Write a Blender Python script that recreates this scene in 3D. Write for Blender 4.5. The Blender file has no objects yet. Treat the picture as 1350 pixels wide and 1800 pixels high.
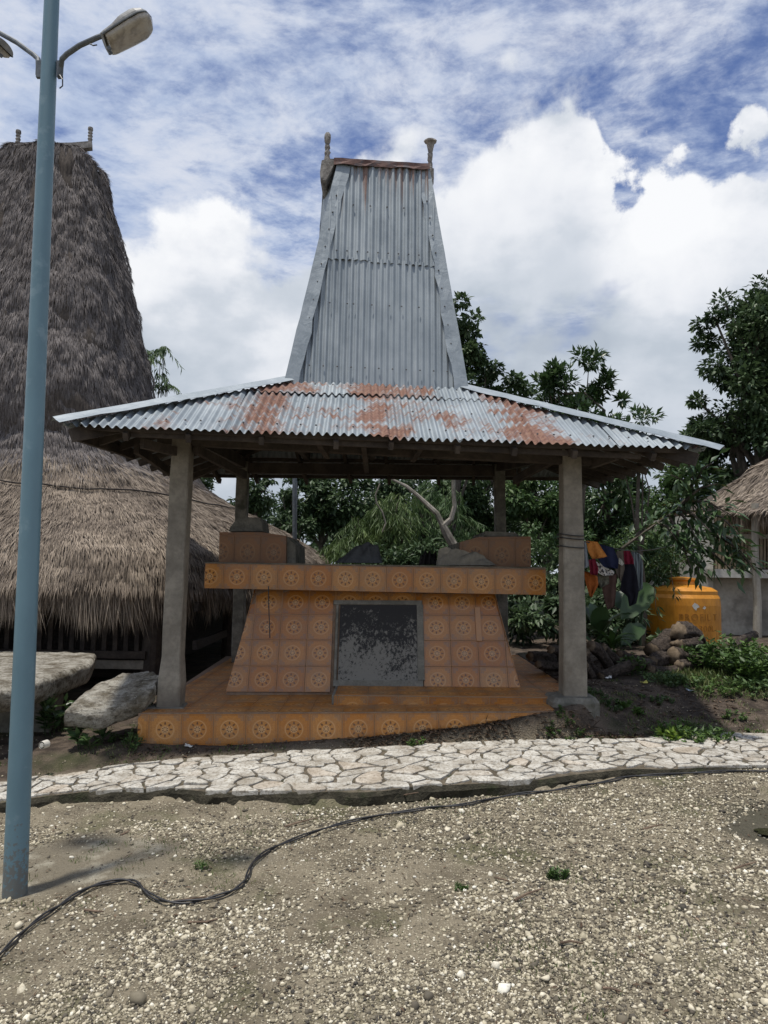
import bpy, math, random
import numpy as np
from mathutils import Vector, Matrix
random.seed(7); RNG = np.random.default_rng(7)
S = bpy.context.scene
COL = S.collection
PI = math.pi

# ------------------------------------------------------------ camera
F = 1280.0; EYE = np.array([0.0, 0.0, 1.7]); HOR = 103.0; ROLL = 0.015
_p = math.atan(HOR / F)
_F = np.array([0, math.cos(_p), math.sin(_p)])
_R0 = np.array([1.0, 0, 0]); _U0 = np.array([0, -math.sin(_p), math.cos(_p)])
_R = math.cos(ROLL) * _R0 + math.sin(ROLL) * _U0
_U = -math.sin(ROLL) * _R0 + math.cos(ROLL) * _U0
cam_d = bpy.data.cameras.new('camera'); cam = bpy.data.objects.new('camera', cam_d); COL.objects.link(cam)
cam_d.sensor_fit = 'VERTICAL'; cam_d.sensor_height = 36; cam_d.lens = 36 * F / 1800
cam_d.clip_start = 0.05; cam_d.clip_end = 2000
M = Matrix.Identity(4)
for r in range(3):
    M[r][0] = _R[r]; M[r][1] = _U[r]; M[r][2] = -_F[r]; M[r][3] = EYE[r]
cam.matrix_world = M
S.camera = cam

def ray(px, py): return _F + (px - 675) / F * _R - (py - 900) / F * _U
def P(px, py, Y):                     # the point seen at (px, py) that lies Y metres ahead
    d = ray(px, py); return EYE + d * (Y / d[1])
def G(px, py, z):                     # ... that lies at height z
    d = ray(px, py); return EYE + d * ((z - EYE[2]) / d[2])

# ------------------------------------------------------------ render settings
S.view_settings.view_transform = 'Standard'; S.view_settings.look = 'None'
S.view_settings.exposure = 0.22; S.view_settings.gamma = 1
S.view_settings.use_curve_mapping = False
S.render.resolution_x = 768; S.render.resolution_y = 1024

# ------------------------------------------------------------ sun
SUN_EL = math.radians(80); SUN_AZ = math.radians(-122)      # azimuth clockwise from +Y (ahead)
sd = bpy.data.lights.new('sun', 'SUN'); so = bpy.data.objects.new('sun', sd); COL.objects.link(so)
sd.energy = 3.5; sd.angle = math.radians(2.5); sd.color = (1.0, 0.95, 0.87)
sv = Vector((math.cos(SUN_EL) * math.sin(SUN_AZ), math.cos(SUN_EL) * math.cos(SUN_AZ), math.sin(SUN_EL)))
so.rotation_euler = (-sv).to_track_quat('-Z', 'Y').to_euler()

# ------------------------------------------------------------ node helper
class NT:
    def __init__(s, nt):
        s.nt = nt; nt.nodes.clear()
    def n(s, t, **kw):
        x = s.nt.nodes.new(t)
        for k, v in kw.items(): setattr(x, k, v)
        return x
    def set(s, sock, v):
        if v is None: return
        if isinstance(v, bpy.types.NodeSocket): s.nt.links.new(v, sock)
        else:
            if sock.type == 'RGBA' and len(v) == 3: v = (*v, 1)
            sock.default_value = v
    def m(s, op, a, b=None, c=None, clamp=False):
        x = s.n('ShaderNodeMath', operation=op, use_clamp=clamp)
        s.set(x.inputs[0], a); s.set(x.inputs[1], b); s.set(x.inputs[2], c)
        return x.outputs[0]
    def vm(s, op, a, b=None, sc=None):
        x = s.n('ShaderNodeVectorMath', operation=op)
        s.set(x.inputs[0], a); s.set(x.inputs[1], b)
        if sc is not None: s.set(x.inputs['Scale'], sc)
        return x.outputs[1] if op in ('LENGTH', 'DOT_PRODUCT') else x.outputs[0]
    def noise(s, vec, scale, detail=4, rough=.55, dist=0, out=0):
        x = s.n('ShaderNodeTexNoise'); s.set(x.inputs['Vector'], vec); s.set(x.inputs['Scale'], scale)
        s.set(x.inputs['Detail'], detail); s.set(x.inputs['Roughness'], rough); s.set(x.inputs['Distortion'], dist)
        return x.outputs[out]
    def vor(s, vec, scale, feature='F1', out='Distance', rnd=1):
        x = s.n('ShaderNodeTexVoronoi', feature=feature); s.set(x.inputs['Vector'], vec); s.set(x.inputs['Scale'], scale)
        s.set(x.inputs['Randomness'], rnd)
        return x.outputs[out]
    def map(s, vec, scale=(1, 1, 1), loc=(0, 0, 0), rot=(0, 0, 0)):
        x = s.n('ShaderNodeMapping'); s.set(x.inputs['Vector'], vec); s.set(x.inputs['Scale'], scale)
        s.set(x.inputs['Location'], loc); s.set(x.inputs['Rotation'], rot); return x.outputs[0]
    def mix(s, f, a, b, blend='MIX'):
        x = s.n('ShaderNodeMix', data_type='RGBA', blend_type=blend)
        s.set(x.inputs[0], f); s.set(x.inputs[6], a); s.set(x.inputs[7], b); return x.outputs[2]
    def sm(s, v, lo, hi, a=0.0, b=1.0):
        x = s.n('ShaderNodeMapRange', interpolation_type='SMOOTHSTEP')
        s.set(x.inputs[0], v); s.set(x.inputs[1], lo); s.set(x.inputs[2], hi); s.set(x.inputs[3], a); s.set(x.inputs[4], b)
        return x.outputs[0]
    def ramp(s, v, stops):
        x = s.n('ShaderNodeValToRGB'); s.set(x.inputs[0], v); e = x.color_ramp.elements
        while len(e) < len(stops): e.new(0.5)
        for el, (p, c) in zip(e, stops):
            el.position = p; el.color = (*c, 1) if len(c) == 3 else c
        return x.outputs[0]
    def xyz(s, v):
        x = s.n('ShaderNodeSeparateXYZ'); s.set(x.inputs[0], v); return x.outputs
    def cxyz(s, x_, y_, z_):
        x = s.n('ShaderNodeCombineXYZ'); s.set(x.inputs[0], x_); s.set(x.inputs[1], y_); s.set(x.inputs[2], z_); return x.outputs[0]
    def curve(s, v, pts):                       # points in 0..1
        x = s.n('ShaderNodeFloatCurve'); s.set(x.inputs['Value'], v); c = x.mapping.curves[0]
        x.mapping.use_clip = False
        while len(c.points) < len(pts): c.points.new(0.5, 0.5)
        for q, (a, b) in zip(c.points, pts): q.location = (a, b)
        x.mapping.update(); return x.outputs[0]
    def attr(s, name): return s.n('ShaderNodeAttribute', attribute_name=name).outputs['Fac']
    def pos(s): return s.n('ShaderNodeNewGeometry').outputs['Position']
    def objrnd(s): return s.n('ShaderNodeObjectInfo').outputs['Random']
    def hsv(s, col, h=.5, sat=1, v=1):
        x = s.n('ShaderNodeHueSaturation'); s.set(x.inputs['Hue'], h); s.set(x.inputs['Saturation'], sat)
        s.set(x.inputs['Value'], v); s.set(x.inputs['Color'], col); return x.outputs[0]

# ------------------------------------------------------------ sky
W = bpy.data.worlds.new('World'); S.world = W; W.use_nodes = True
w = NT(W.node_tree)
out = w.n('ShaderNodeOutputWorld'); bg = w.n('ShaderNodeBackground')
sky = w.n('ShaderNodeTexSky', sky_type='NISHITA'); sky.sun_disc = False
sky.sun_elevation = SUN_EL; sky.sun_rotation = SUN_AZ; sky.air_density = 1.0; sky.dust_density = 0.6; sky.ozone_density = 2.0
d = w.vm('NORMALIZE', w.n('ShaderNodeTexCoord').outputs['Generated'])
dx, dy, dz = w.xyz(d)
az = w.m('DIVIDE', w.m('ARCTAN2', dx, dy), PI)               # -1..1, 0 = ahead
el = w.m('ARCSINE', dz)
elp = w.m('MAXIMUM', dz, 0.03)
plane = w.cxyz(w.m('DIVIDE', dx, elp), w.m('DIVIDE', dy, elp), 0.0)
# high broken layer of small ripples
warp = w.vm('ADD', plane, w.vm('SCALE', w.noise(plane, 2.2, 3, .5, out=1), sc=0.16))
n1 = w.noise(w.map(warp, (1.0, 1.1, 1), rot=(0, 0, .5)), 4.2, 10, .66, 0)
n2 = w.noise(w.map(warp, (1.0, 1.15, 1), rot=(0, 0, .45)), 12.0, 6, .62, 0)
n3 = w.noise(plane, 0.62, 3, .5)
hi = w.m('ADD', w.m('MULTIPLY', n1, .72), w.m('MULTIPLY', n2, .28))
hi = w.m('ADD', hi, w.m('MULTIPLY', w.m('SUBTRACT', n3, .5), .75))
hi_amt = w.curve(w.m('MULTIPLY_ADD', az, .5, .5), [(0, .5), (.40, .56), (.44, .60), (.48, .53), (.505, .465), (.54, .44), (.56, .41), (.59, .48), (.65, .5), (1, .5)])
hi = w.m('ADD', hi, w.m('SUBTRACT', hi_amt, .5))
himask = w.sm(hi, .32, .60, .06, 1)
# cumulus bank that rings the horizon; its upper edge varies with the heading
fa = w.m('MULTIPLY_ADD', az, 3.0, .5)                        # 0..1 covers +-30 degrees
top = w.curve(fa, [(-.6, .50), (0.0, .47), (.14, .45), (.25, .475), (.34, .43), (.42, .42), (.47, .545), (.56, .565),
                   (.635, .590), (.70, .615), (.735, .635), (.765, .60), (.80, .495), (.86, .475), (.95, .52), (1.05, .54), (1.6, .50)])
bil = w.m('SUBTRACT', w.vor(w.vm('ADD', d, w.vm('SCALE', w.noise(d, 7, 3, .5, out=1), sc=.06)), 13.0, 'SMOOTH_F1'), .35)
bil2 = w.m('SUBTRACT', w.vor(w.vm('ADD', d, w.vm('SCALE', w.noise(d, 18, 3, .5, out=1), sc=.03)), 34.0, 'SMOOTH_F1'), .35)
fb = w.m('SUBTRACT', w.noise(d, 9.0, 9, .62), .5)
lump = w.m('ADD', w.m('ADD', w.m('MULTIPLY', bil, -.15), w.m('MULTIPLY', bil2, -.06)), w.m('MULTIPLY', fb, .24))
depth = w.m('ADD', w.m('SUBTRACT', top, el), lump)            # >0 inside the bank
soft = w.sm(w.noise(d, 3.0, 2, .5), .46, .64, .008, .06)
bank = w.n('ShaderNodeMapRange', interpolation_type='SMOOTHSTEP'); w.set(bank.inputs[0], depth)
w.set(bank.inputs[1], -0.012); w.set(bank.inputs[2], soft)
bank = bank.outputs[0]
gap = w.sm(w.noise(w.map(d, (1, 1, 1.6)), 4.6, 5, .55), .60, .74)         # a few thin places
bank = w.m('MULTIPLY', bank, w.m('SUBTRACT', 1.0, w.m('MULTIPLY', gap, .55)))
sh = w.noise(w.map(d, (1, 1, 1.7), (0, 0, .03)), 4.2, 7, .52)
shade = w.m('ADD', w.sm(sh, .38, .64), w.m('MULTIPLY', w.sm(depth, .02, .28), .75))
shade = w.m('SUBTRACT', shade, w.m('MULTIPLY', w.m('ADD', fb, w.m('MULTIPLY', bil, -.5)), 1.5))
ccol = w.ramp(w.m('MULTIPLY', shade, .62), [(0.0, (8.2, 8.3, 8.5)), (.2, (7.2, 7.4, 7.8)), (.45, (5.6, 6.0, 6.6)), (.75, (4.6, 5.1, 5.75)), (1.0, (4.0, 4.5, 5.2))])
hcol = w.mix(w.sm(n1, .4, .7), (4.6, 5.4, 6.9, 1), (7.0, 7.3, 7.9, 1))
skyc = w.mix(1.0, sky.outputs[0], (.62, .68, .93, 1), 'MULTIPLY')
c1 = w.mix(w.m('MULTIPLY', himask, .82), skyc, hcol)
c2 = w.mix(bank, c1, ccol)
w.set(bg.inputs['Color'], c2); w.set(bg.inputs['Strength'], 0.1)
w.nt.links.new(bg.outputs[0], out.inputs[0])

# ------------------------------------------------------------ object helpers
ORG = {}
def base_of(v): return np.array([(v[:, 0].min() + v[:, 0].max()) / 2, (v[:, 1].min() + v[:, 1].max()) / 2, v[:, 2].min()])
def thing(name, loc, label, cat, group=None):
    o = bpy.data.objects.new(name, None); COL.objects.link(o); o.location = [float(q) for q in loc]
    o.empty_display_size = .2
    o['label'] = label; o['category'] = cat
    if group: o['group'] = group
    ORG[o.name] = np.array(loc, float); return o
def raw_mesh(name, V, Fc, uv=None, smooth=False, attrs=None, fmat=None):
    me = bpy.data.meshes.new(name); V = np.asarray(V, float)
    if isinstance(Fc, np.ndarray):
        nf, k = Fc.shape
        me.vertices.add(len(V)); me.vertices.foreach_set('co', V.ravel())
        me.loops.add(nf * k); me.loops.foreach_set('vertex_index', Fc.ravel().astype(np.int32))
        me.polygons.add(nf); me.polygons.foreach_set('loop_start', np.arange(0, nf * k, k, dtype=np.int32))
        me.polygons.foreach_set('loop_total', np.full(nf, k, dtype=np.int32)); me.update(calc_edges=True)
    else:
        me.from_pydata(V.tolist(), [], Fc)
    if uv is not None:
        l = me.uv_layers.new(name='UVMap'); l.data.foreach_set('uv', np.asarray(uv, np.float32).ravel())
    if smooth: me.polygons.foreach_set('use_smooth', np.ones(len(me.polygons), bool))
    if attrs:
        for k, a in attrs.items():
            t = me.attributes.new(k, 'FLOAT', 'POINT'); t.data.foreach_set('value', np.asarray(a, np.float32).ravel())
    if fmat is not None: me.polygons.foreach_set('material_index', np.asarray(fmat, np.int32))
    return me
def obj(name, V, Fc, mat, parent=None, label=None, cat=None, group=None, kind=None, **kw):
    V = np.asarray(V, float)
    if parent is None and kind != 'structure': loc = base_of(V)
    elif parent is None: loc = np.zeros(3)
    else: loc = np.zeros(3)
    me = raw_mesh(name, V - loc, Fc, **kw)
    for m_ in (mat if isinstance(mat, (list, tuple)) else [mat]): me.materials.append(m_)
    o = bpy.data.objects.new(name, me); COL.objects.link(o)
    if parent is None:
        o.location = loc; ORG[o.name] = loc
    else:
        o.parent = parent; o.matrix_parent_inverse = Matrix.Translation(Vector((-ORG[parent.name]).tolist())); ORG[o.name] = np.zeros(3)
    if label: o['label'] = label
    if cat: o['category'] = cat
    if group: o['group'] = group
    if kind: o['kind'] = kind
    return o

def nrm(v): v = np.asarray(v, float); return v / (np.linalg.norm(v) + 1e-12)
class MB:
    def __init__(s): s.v = []; s.f = []; s.u = []
    def add(s, V, Fc):
        b = len(s.v); s.v += [list(map(float, q)) for q in V]; s.f += [[i + b for i in q] for q in Fc]; return s
    def box(s, c, sz, ax=None, taper=1.0):
        c = np.array(c, float); A = np.eye(3) if ax is None else np.array([nrm(a) for a in ax]); h = np.array(sz) / 2
        V = []
        for k in (-1, 1):
            t = taper if k > 0 else 1
            for i, j in ((-1, -1), (1, -1), (1, 1), (-1, 1)): V.append(c + A[0] * h[0] * i * t + A[1] * h[1] * j * t + A[2] * h[2] * k)
        return s.add(V, [[3, 2, 1, 0], [4, 5, 6, 7], [0, 1, 5, 4], [1, 2, 6, 5], [2, 3, 7, 6], [3, 0, 4, 7]])
    def beam(s, a, b, wd, ht, up=(0, 0, 1), jit=0):
        a = np.array(a, float); b = np.array(b, float); d = nrm(b - a); x = nrm(np.cross(d, up)); z = np.cross(x, d)
        n = 2 if jit == 0 else max(2, int(np.linalg.norm(b - a) / .35) + 1)
        V = []; Fc = []
        for i in range(n):
            p = a + (b - a) * i / (n - 1)
            if jit: p = p + RNG.normal(0, jit, 3)
            for u_, v_ in ((-1, -1), (1, -1), (1, 1), (-1, 1)): V.append(p + x * u_ * wd / 2 + z * v_ * ht / 2)
        for i in range(n - 1):
            for j in range(4):
                k = (j + 1) % 4; Fc.append([4 * i + j, 4 * i + k, 4 * i + 4 + k, 4 * i + 4 + j])
        Fc += [[3, 2, 1, 0], [4 * n - 4, 4 * n - 3, 4 * n - 2, 4 * n - 1]]
        return s.add(V, Fc)
    def tube(s, pts, rad, n=8, caps=True, jit=0):
        pts = [np.array(p, float) for p in pts]; m = len(pts)
        rad = [rad] * m if np.isscalar(rad) else rad
        V = []; Fc = []; x = None
        for i, p in enumerate(pts):
            d = nrm(pts[min(i + 1, m - 1)] - pts[max(i - 1, 0)])
            if x is None: x = nrm(np.cross(d, (0.3, 0.2, 1) if abs(d[2]) < .9 else (1, 0.1, 0)))
            x = nrm(x - d * np.dot(x, d)); y = np.cross(d, x)
            for k in range(n):
                a = 2 * PI * k / n; r = rad[i] * (1 + (RNG.normal(0, jit) if jit else 0))
                V.append(p + (x * math.cos(a) + y * math.sin(a)) * r)
        for i in range(m - 1):
            for k in range(n):
                k2 = (k + 1) % n; Fc.append([i * n + k, i * n + k2, (i + 1) * n + k2, (i + 1) * n + k])
        if caps: Fc += [list(range(n))[::-1], [(m - 1) * n + k for k in range(n)]]
        return s.add(V, Fc)
    def lathe(s, c, prof, n=24):
        c = np.array(c, float); V = []; Fc = []
        for r, z in prof:
            for k in range(n): V.append(c + np.array([r * math.cos(2 * PI * k / n), r * math.sin(2 * PI * k / n), z]))
        for i in range(len(prof) - 1):
            for k in range(n):
                k2 = (k + 1) % n; Fc.append([i * n + k, i * n + k2, (i + 1) * n + k2, (i + 1) * n + k])
        Fc += [list(range(n))[::-1], [(len(prof) - 1) * n + k for k in range(n)]]
        return s.add(V, Fc)
    def hexa(s, b, t):            # bottom and top quads, both counter-clockwise seen from above
        return s.add(list(b) + list(t), [[3, 2, 1, 0], [4, 5, 6, 7], [0, 1, 5, 4], [1, 2, 6, 5], [2, 3, 7, 6], [3, 0, 4, 7]])
    def obj(s, name, mat, parent=None, **kw): return obj(name, np.array(s.v), s.f, mat, parent, **kw)

def hash2(ix, iy, seed):
    h = (ix.astype(np.int64) * 374761393 + iy.astype(np.int64) * 668265263 + seed * 974634777) & 0xffffffff
    h = ((h ^ (h >> 13)) * 1274126177) & 0xffffffff
    return ((h ^ (h >> 16)) & 0xffff) / 65535.0
def vnoise(x, y, seed=0):
    x = np.asarray(x, float); y = np.asarray(y, float)
    ix = np.floor(x); iy = np.floor(y); fx = x - ix; fy = y - iy; fx = fx * fx * (3 - 2 * fx); fy = fy * fy * (3 - 2 * fy)
    a = hash2(ix, iy, seed); b = hash2(ix + 1, iy, seed); c = hash2(ix, iy + 1, seed); d_ = hash2(ix + 1, iy + 1, seed)
    return (a * (1 - fx) + b * fx) * (1 - fy) + (c * (1 - fx) + d_ * fx) * fy
def fbm(x, y, seed=0, o=4):
    r = 0; a = .5
    for i in range(o): r = r + a * vnoise(x * 2 ** i, y * 2 ** i, seed + i); a /= 2
    return r / (1 - .5 ** o)
def sstep(x, a, b): t = np.clip((np.asarray(x, float) - a) / (b - a), 0, 1); return t * t * (3 - 2 * t)

# ------------------------------------------------------------ materials
def mat(name, fn):
    m_ = bpy.data.materials.new(name); m_.use_nodes = True; t = NT(m_.node_tree)
    o = t.n('ShaderNodeOutputMaterial'); b = t.n('ShaderNodeBsdfPrincipled'); t.nt.links.new(b.outputs[0], o.inputs[0])
    r = fn(t) or {}
    for k, v in r.items():
        if k == 'bump':
            h, st, dist = v; x = t.n('ShaderNodeBump'); t.set(x.inputs['Height'], h); x.inputs['Strength'].default_value = st
            x.inputs['Distance'].default_value = dist; t.set(b.inputs['Normal'], x.outputs[0])
        elif k == 'trans':
            tr = t.n('ShaderNodeBsdfTranslucent'); t.set(tr.inputs[0], r['Base Color']); mx = t.n('ShaderNodeMixShader')
            mx.inputs[0].default_value = v; t.nt.links.new(b.outputs[0], mx.inputs[1]); t.nt.links.new(tr.outputs[0], mx.inputs[2])
            t.nt.links.new(mx.outputs[0], o.inputs[0])
        else: t.set(b.inputs[k], v)
    return m_

def m_rough(name, c1, c2, scale=6, rough=.9, bump=.4, bd=.01, c3=None, stretch=(1, 1, 1), spec=.3, detail=7):
    def fn(t):
        p = t.map(t.pos(), stretch)
        n = t.noise(p, scale, detail, .6); n2 = t.noise(p, scale * 6, 4, .6)
        col = t.mix(t.sm(n, .3, .7), c1, c2)
        if c3: col = t.mix(t.m('MULTIPLY', t.sm(t.noise(p, scale * .6, 5, .6), .52, .7), .8), col, c3)
        col = t.mix(t.m('MULTIPLY', t.sm(n2, .35, .7), .35), col, tuple(q * .55 for q in c1))
        return {'Base Color': col, 'Roughness': rough, 'Specular IOR Level': spec,
                'bump': (t.m('ADD', n, t.m('MULTIPLY', n2, .5)), bump, bd)}
    return mat(name, fn)

def f_metal(t, rust=0.0, prof=None, drip=None):
    uv = t.n('ShaderNodeUVMap').outputs[0]; u, v, _ = t.xyz(uv)
    p = t.pos()
    n = t.noise(t.map(uv, (3, .8, 1)), 3, 6, .6); sp = t.noise(p, 45, 3, .7)
    cell = t.objrnd()
    g = t.mix(t.sm(n, .3, .7), (.20, .232, .255, 1), (.31, .347, .368, 1))
    g = t.mix(t.m('MULTIPLY', t.sm(sp, .4, .7), .3), g, (.24, .275, .30, 1))
    g = t.mix(t.m('MULTIPLY', cell, .28), g, (.25, .285, .31, 1))
    st = t.noise(t.map(uv, (26, 1.0, 1)), 1, 4, .55)             # streaks down the slope
    g = t.mix(t.m('MULTIPLY', t.sm(st, .5, .75), .35), g, (.46, .49, .50, 1))
    if prof is None:
        amt = t.m('ADD', t.sm(t.noise(t.map(uv, (9, .8, 1)), 1, 5, .6), .70, .78), 0.0)
        amt = t.m('MULTIPLY', amt, rust)
        if drip: amt = t.m('MAXIMUM', amt, t.m('MULTIPLY', t.sm(t.m('ADD', t.noise(t.map(uv, (30, .25, 1)), 1, 2, .5), t.m('MULTIPLY', v, .28)), 1.235, 1.39), .85))
    else:
        base = t.curve(u, prof)
        sn = t.noise(t.map(uv, (11.5, 1.2, 1)), 1, 4, .6); fine = t.noise(t.map(uv, (24, 7, 1)), 1, 5, .65)
        amt = t.m('ADD', t.m('ADD', base, t.m('MULTIPLY', t.m('SUBTRACT', sn, .5), 1.7)), t.m('MULTIPLY', t.m('SUBTRACT', fine, .5), 1.3))
        amt = t.sm(amt, .42, .74)
    rc = t.mix(t.sm(t.noise(p, 22, 5, .6), .3, .7), (.125, .044, .026, 1), (.235, .125, .078, 1))
    col = t.mix(t.m('MULTIPLY', amt, .92), g, rc)
    met = t.m('MULTIPLY', t.m('SUBTRACT', 1.0, amt), .30)
    return {'Base Color': col, 'Metallic': met, 'Roughness': t.m('ADD', t.m('MULTIPLY', amt, .4), t.m('MULTIPLY_ADD', n, .2, .48)),
            'bump': (t.m('ADD', n, t.m('MULTIPLY', sp, .15)), .15, .004)}
# u runs 0..1 over the width of the front slope
RUST = [(0, .1), (.07, .24), (.15, .40), (.21, .40), (.25, .50), (.285, .64), (.325, .60), (.355, .40), (.40, .48), (.445, .42), (.475, .62), (.52, .62), (.56, .42),
        (.60, .46), (.64, .46), (.67, .60), (.70, .54), (.73, .64), (.78, .60), (.82, .36), (.86, .46), (.91, .42), (1, .32)]
def metal_front(t): return f_metal(t, prof=RUST)
def metal_upper(t): return f_metal(t, prof=[(0, .3), (.2, .7), (.33, .68), (.38, .42), (.45, .66), (.58, .70), (.63, .2), (.68, .62), (.82, .72), (.88, .30), (1, .6)])
M_metal_front = mat('rusty_corrugated', metal_front)
M_metal_upper = mat('rusty_corrugated_upper', metal_upper)
M_metal = mat('galvanised_corrugated', lambda t: f_metal(t, rust=.6))
def fl(t):
    p = t.pos(); n = t.noise(p, 5, 6, .6); n2 = t.noise(p, 40, 4, .6)
    c = t.mix(t.sm(n, .3, .7), (.20, .235, .26, 1), (.275, .31, .335, 1))
    c = t.mix(t.m('MULTIPLY', t.sm(n2, .45, .7), .35), c, (.28, .31, .33, 1))
    return {'Base Color': c, 'Metallic': .25, 'Roughness': .55, 'bump': (t.noise(p, 7, 4, .5, .8), .35, .02)}
M_flash = mat('folded_flashing', fl)
M_rustcap = m_rough('rusty_ridge_cap', (.10, .06, .055), (.19, .11, .09), 14, .8, .3, .004, (.12, .12, .13))
M_metal_drip = mat('galvanised_with_rust_runs', lambda t: f_metal(t, rust=.5, drip=True))
M_nail = m_rough('nail', (.07, .07, .075), (.14, .13, .13), 30, .6, .1, .002)
M_wood = m_rough('weathered_timber', (.040, .032, .027), (.085, .068, .055), 5, .85, .35, .006, (.03, .026, .024), (1, 1, 1))
M_wooddark = m_rough('smoked_timber', (.025, .02, .018), (.055, .045, .038), 7, .8, .35, .006, None, (1, 1, 4))
M_carved = m_rough('carved_grey_wood', (.17, .155, .14), (.40, .375, .34), 16, .9, .6, .02, (.05, .045, .045))
M_conc = m_rough('pillar_concrete', (.185, .165, .135), (.29, .262, .215), 4, .92, .5, .006, (.16, .13, .10))
M_concdk = m_rough('mossy_and_shaded_cement', (.13, .125, .105), (.25, .235, .20), 7, .92, .7, .015, (.05, .055, .035))  # mossy cement; on the rear pillars its dark tone stands in for shade
M_cem = m_rough('cement_render', (.15, .145, .12), (.25, .235, .20), 9, .9, .4, .004, (.12, .12, .10))
M_grout = m_rough('grout', (.20, .13, .085), (.28, .20, .14), 20, .9, .3, .002)
def soot(t):
    p = t.pos(); z = t.xyz(p)[2]
    n = t.noise(t.map(p, (1, 1, .7)), 34, 8, .78, .4); big = t.noise(p, 3.5, 4, .6)
    x = t.m('ADD', n, t.m('MULTIPLY', t.m('SUBTRACT', big, .5), .5))
    x = t.m('ADD', x, t.sm(z, .5, 1.5, .14, -.14))
    c = t.mix(t.sm(x, .50, .60), (.022, .021, .021, 1), (.20, .19, .165, 1))
    return {'Base Color': c, 'Roughness': .75, 'bump': (n, .4, .004)}
M_soot = mat('sooty_panel', soot)

def tile_fn(face, old=0.0):
    def fn(t):
        uv = t.n('ShaderNodeUVMap').outputs[0]; u, v, _ = t.xyz(uv)
        x = t.m('SUBTRACT', t.m('FRACT', u), .5); y = t.m('SUBTRACT', t.m('FRACT', v), .5)
        ax = t.m('ABSOLUTE', x); ay = t.m('ABSOLUTE', y)
        r = t.m('SQRT', t.m('ADD', t.m('MULTIPLY', x, x), t.m('MULTIPLY', y, y)))
        th = t.m('ARCTAN2', y, x)
        mx = t.m('MAXIMUM', ax, ay); mn = t.m('MINIMUM', ax, ay)
        def band(q, a, b, s=.008):
            b0, b1 = (b - s, b + s) if isinstance(b, float) else (t.m('SUBTRACT', b, s), t.m('ADD', b, s))
            return t.m('MULTIPLY', t.sm(q, a - s, a + s), t.m('SUBTRACT', 1.0, t.sm(q, b0, b1)))
        cos8 = t.m('COSINE', t.m('MULTIPLY', th, 8.0))
        p = t.pos(); rn = t.objrnd()
        n = t.noise(p, 60, 6, .65); nb = t.noise(p, 5, 4, .6)
        base = t.mix(n, (.37, .135, .030, 1), (.56, .255, .075, 1))
        base = t.hsv(base, t.m('MULTIPLY_ADD', rn, .008, .499), t.m('MULTIPLY_ADD', rn, -.08, 1.06), t.m('MULTIPLY_ADD', rn, .18, .90))
        scroll = t.sm(t.noise(p, 110, 4, .7, 1.5), .48, .56)
        zone = t.m('SUBTRACT', 1.0, band(r, 0.0, .30, .02))
        c = t.mix(t.m('MULTIPLY', t.m('MULTIPLY', scroll, zone), .38), base, (.20, .062, .018, 1))
        pale = (.62, .40, .20, 1); dark = (.09, .035, .018, 1)
        c = t.mix(t.m('MULTIPLY', band(r, .262, .276, .006), .85), c, pale)
        c = t.mix(t.m('MULTIPLY', band(r, .292, .298, .005), .45), c, pale)
        # eight heart-like petals
        pet = t.m('MULTIPLY', band(r, .150, t.m('MULTIPLY_ADD', t.sm(cos8, .2, 1), .05, .185), .010), t.sm(cos8, .10, .35))
        c = t.mix(t.m('MULTIPLY', pet, .9), c, (.11, .045, .022, 1))
        c = t.mix(t.m('MULTIPLY', band(r, -.1, .115), .6), c, pale)
        pet2 = t.m('MULTIPLY', band(r, .045, .095, .008), t.sm(t.m('COSINE', t.m('MULTIPLY_ADD', th, 8.0, PI)), 0.0, .3))
        c = t.mix(t.m('MULTIPLY', pet2, .95), c, dark)
        # corner key pattern and border lines
        cor = t.m('MULTIPLY', band(mx, .345, .455, .006), t.sm(mn, .25, .26))
        key = t.m('MULTIPLY', cor, t.sm(t.m('SINE', t.m('MULTIPLY', t.m('ADD', ax, ay), 150.0)), -.1, .3))
        c = t.mix(t.m('MULTIPLY', key, .85), c, (.15, .13, .11, 1))
        c = t.mix(t.m('MULTIPLY', band(mx, .425, .435, .004), .7), c, (.14, .05, .02, 1))
        c = t.mix(t.m('MULTIPLY', band(mx, .462, .474, .004), .75), c, (.15, .055, .025, 1))
        c = t.mix(t.m('MULTIPLY', t.sm(mx, .478, .486), .4), c, (.55, .33, .17, 1))
        dirt = t.m('MULTIPLY', t.sm(t.m('ADD', nb, t.m('MULTIPLY', n, .4)), .60, 1.0), .40 if face else .7)
        c = t.mix(dirt, c, (.20, .155, .11, 1))
        hue = t.m('MULTIPLY', t.sm(t.noise(p, 1.3, 2, .5), .4, .6), .15)
        if old: c = t.mix(old, c, (.10, .055, .035, 1))  # this darker mix paints the roof's shade into the tile colour
        return {'Base Color': c, 'Roughness': t.m('MULTIPLY_ADD', nb, .22, .12 if face and not old else .42), 'Specular IOR Level': .6 if face else .3,
                'bump': (t.noise(p, 30, 2, .5), .06, .002)}
    return fn
M_tile = mat('ornamental_tile', tile_fn(True)); M_tileshade = mat('shaded_ornamental_tile', tile_fn(True, .62)); M_tilefloor = mat('dusty_ornamental_tile', tile_fn(False))  # second copy is the shaded tile for the slab's end blocks

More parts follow.
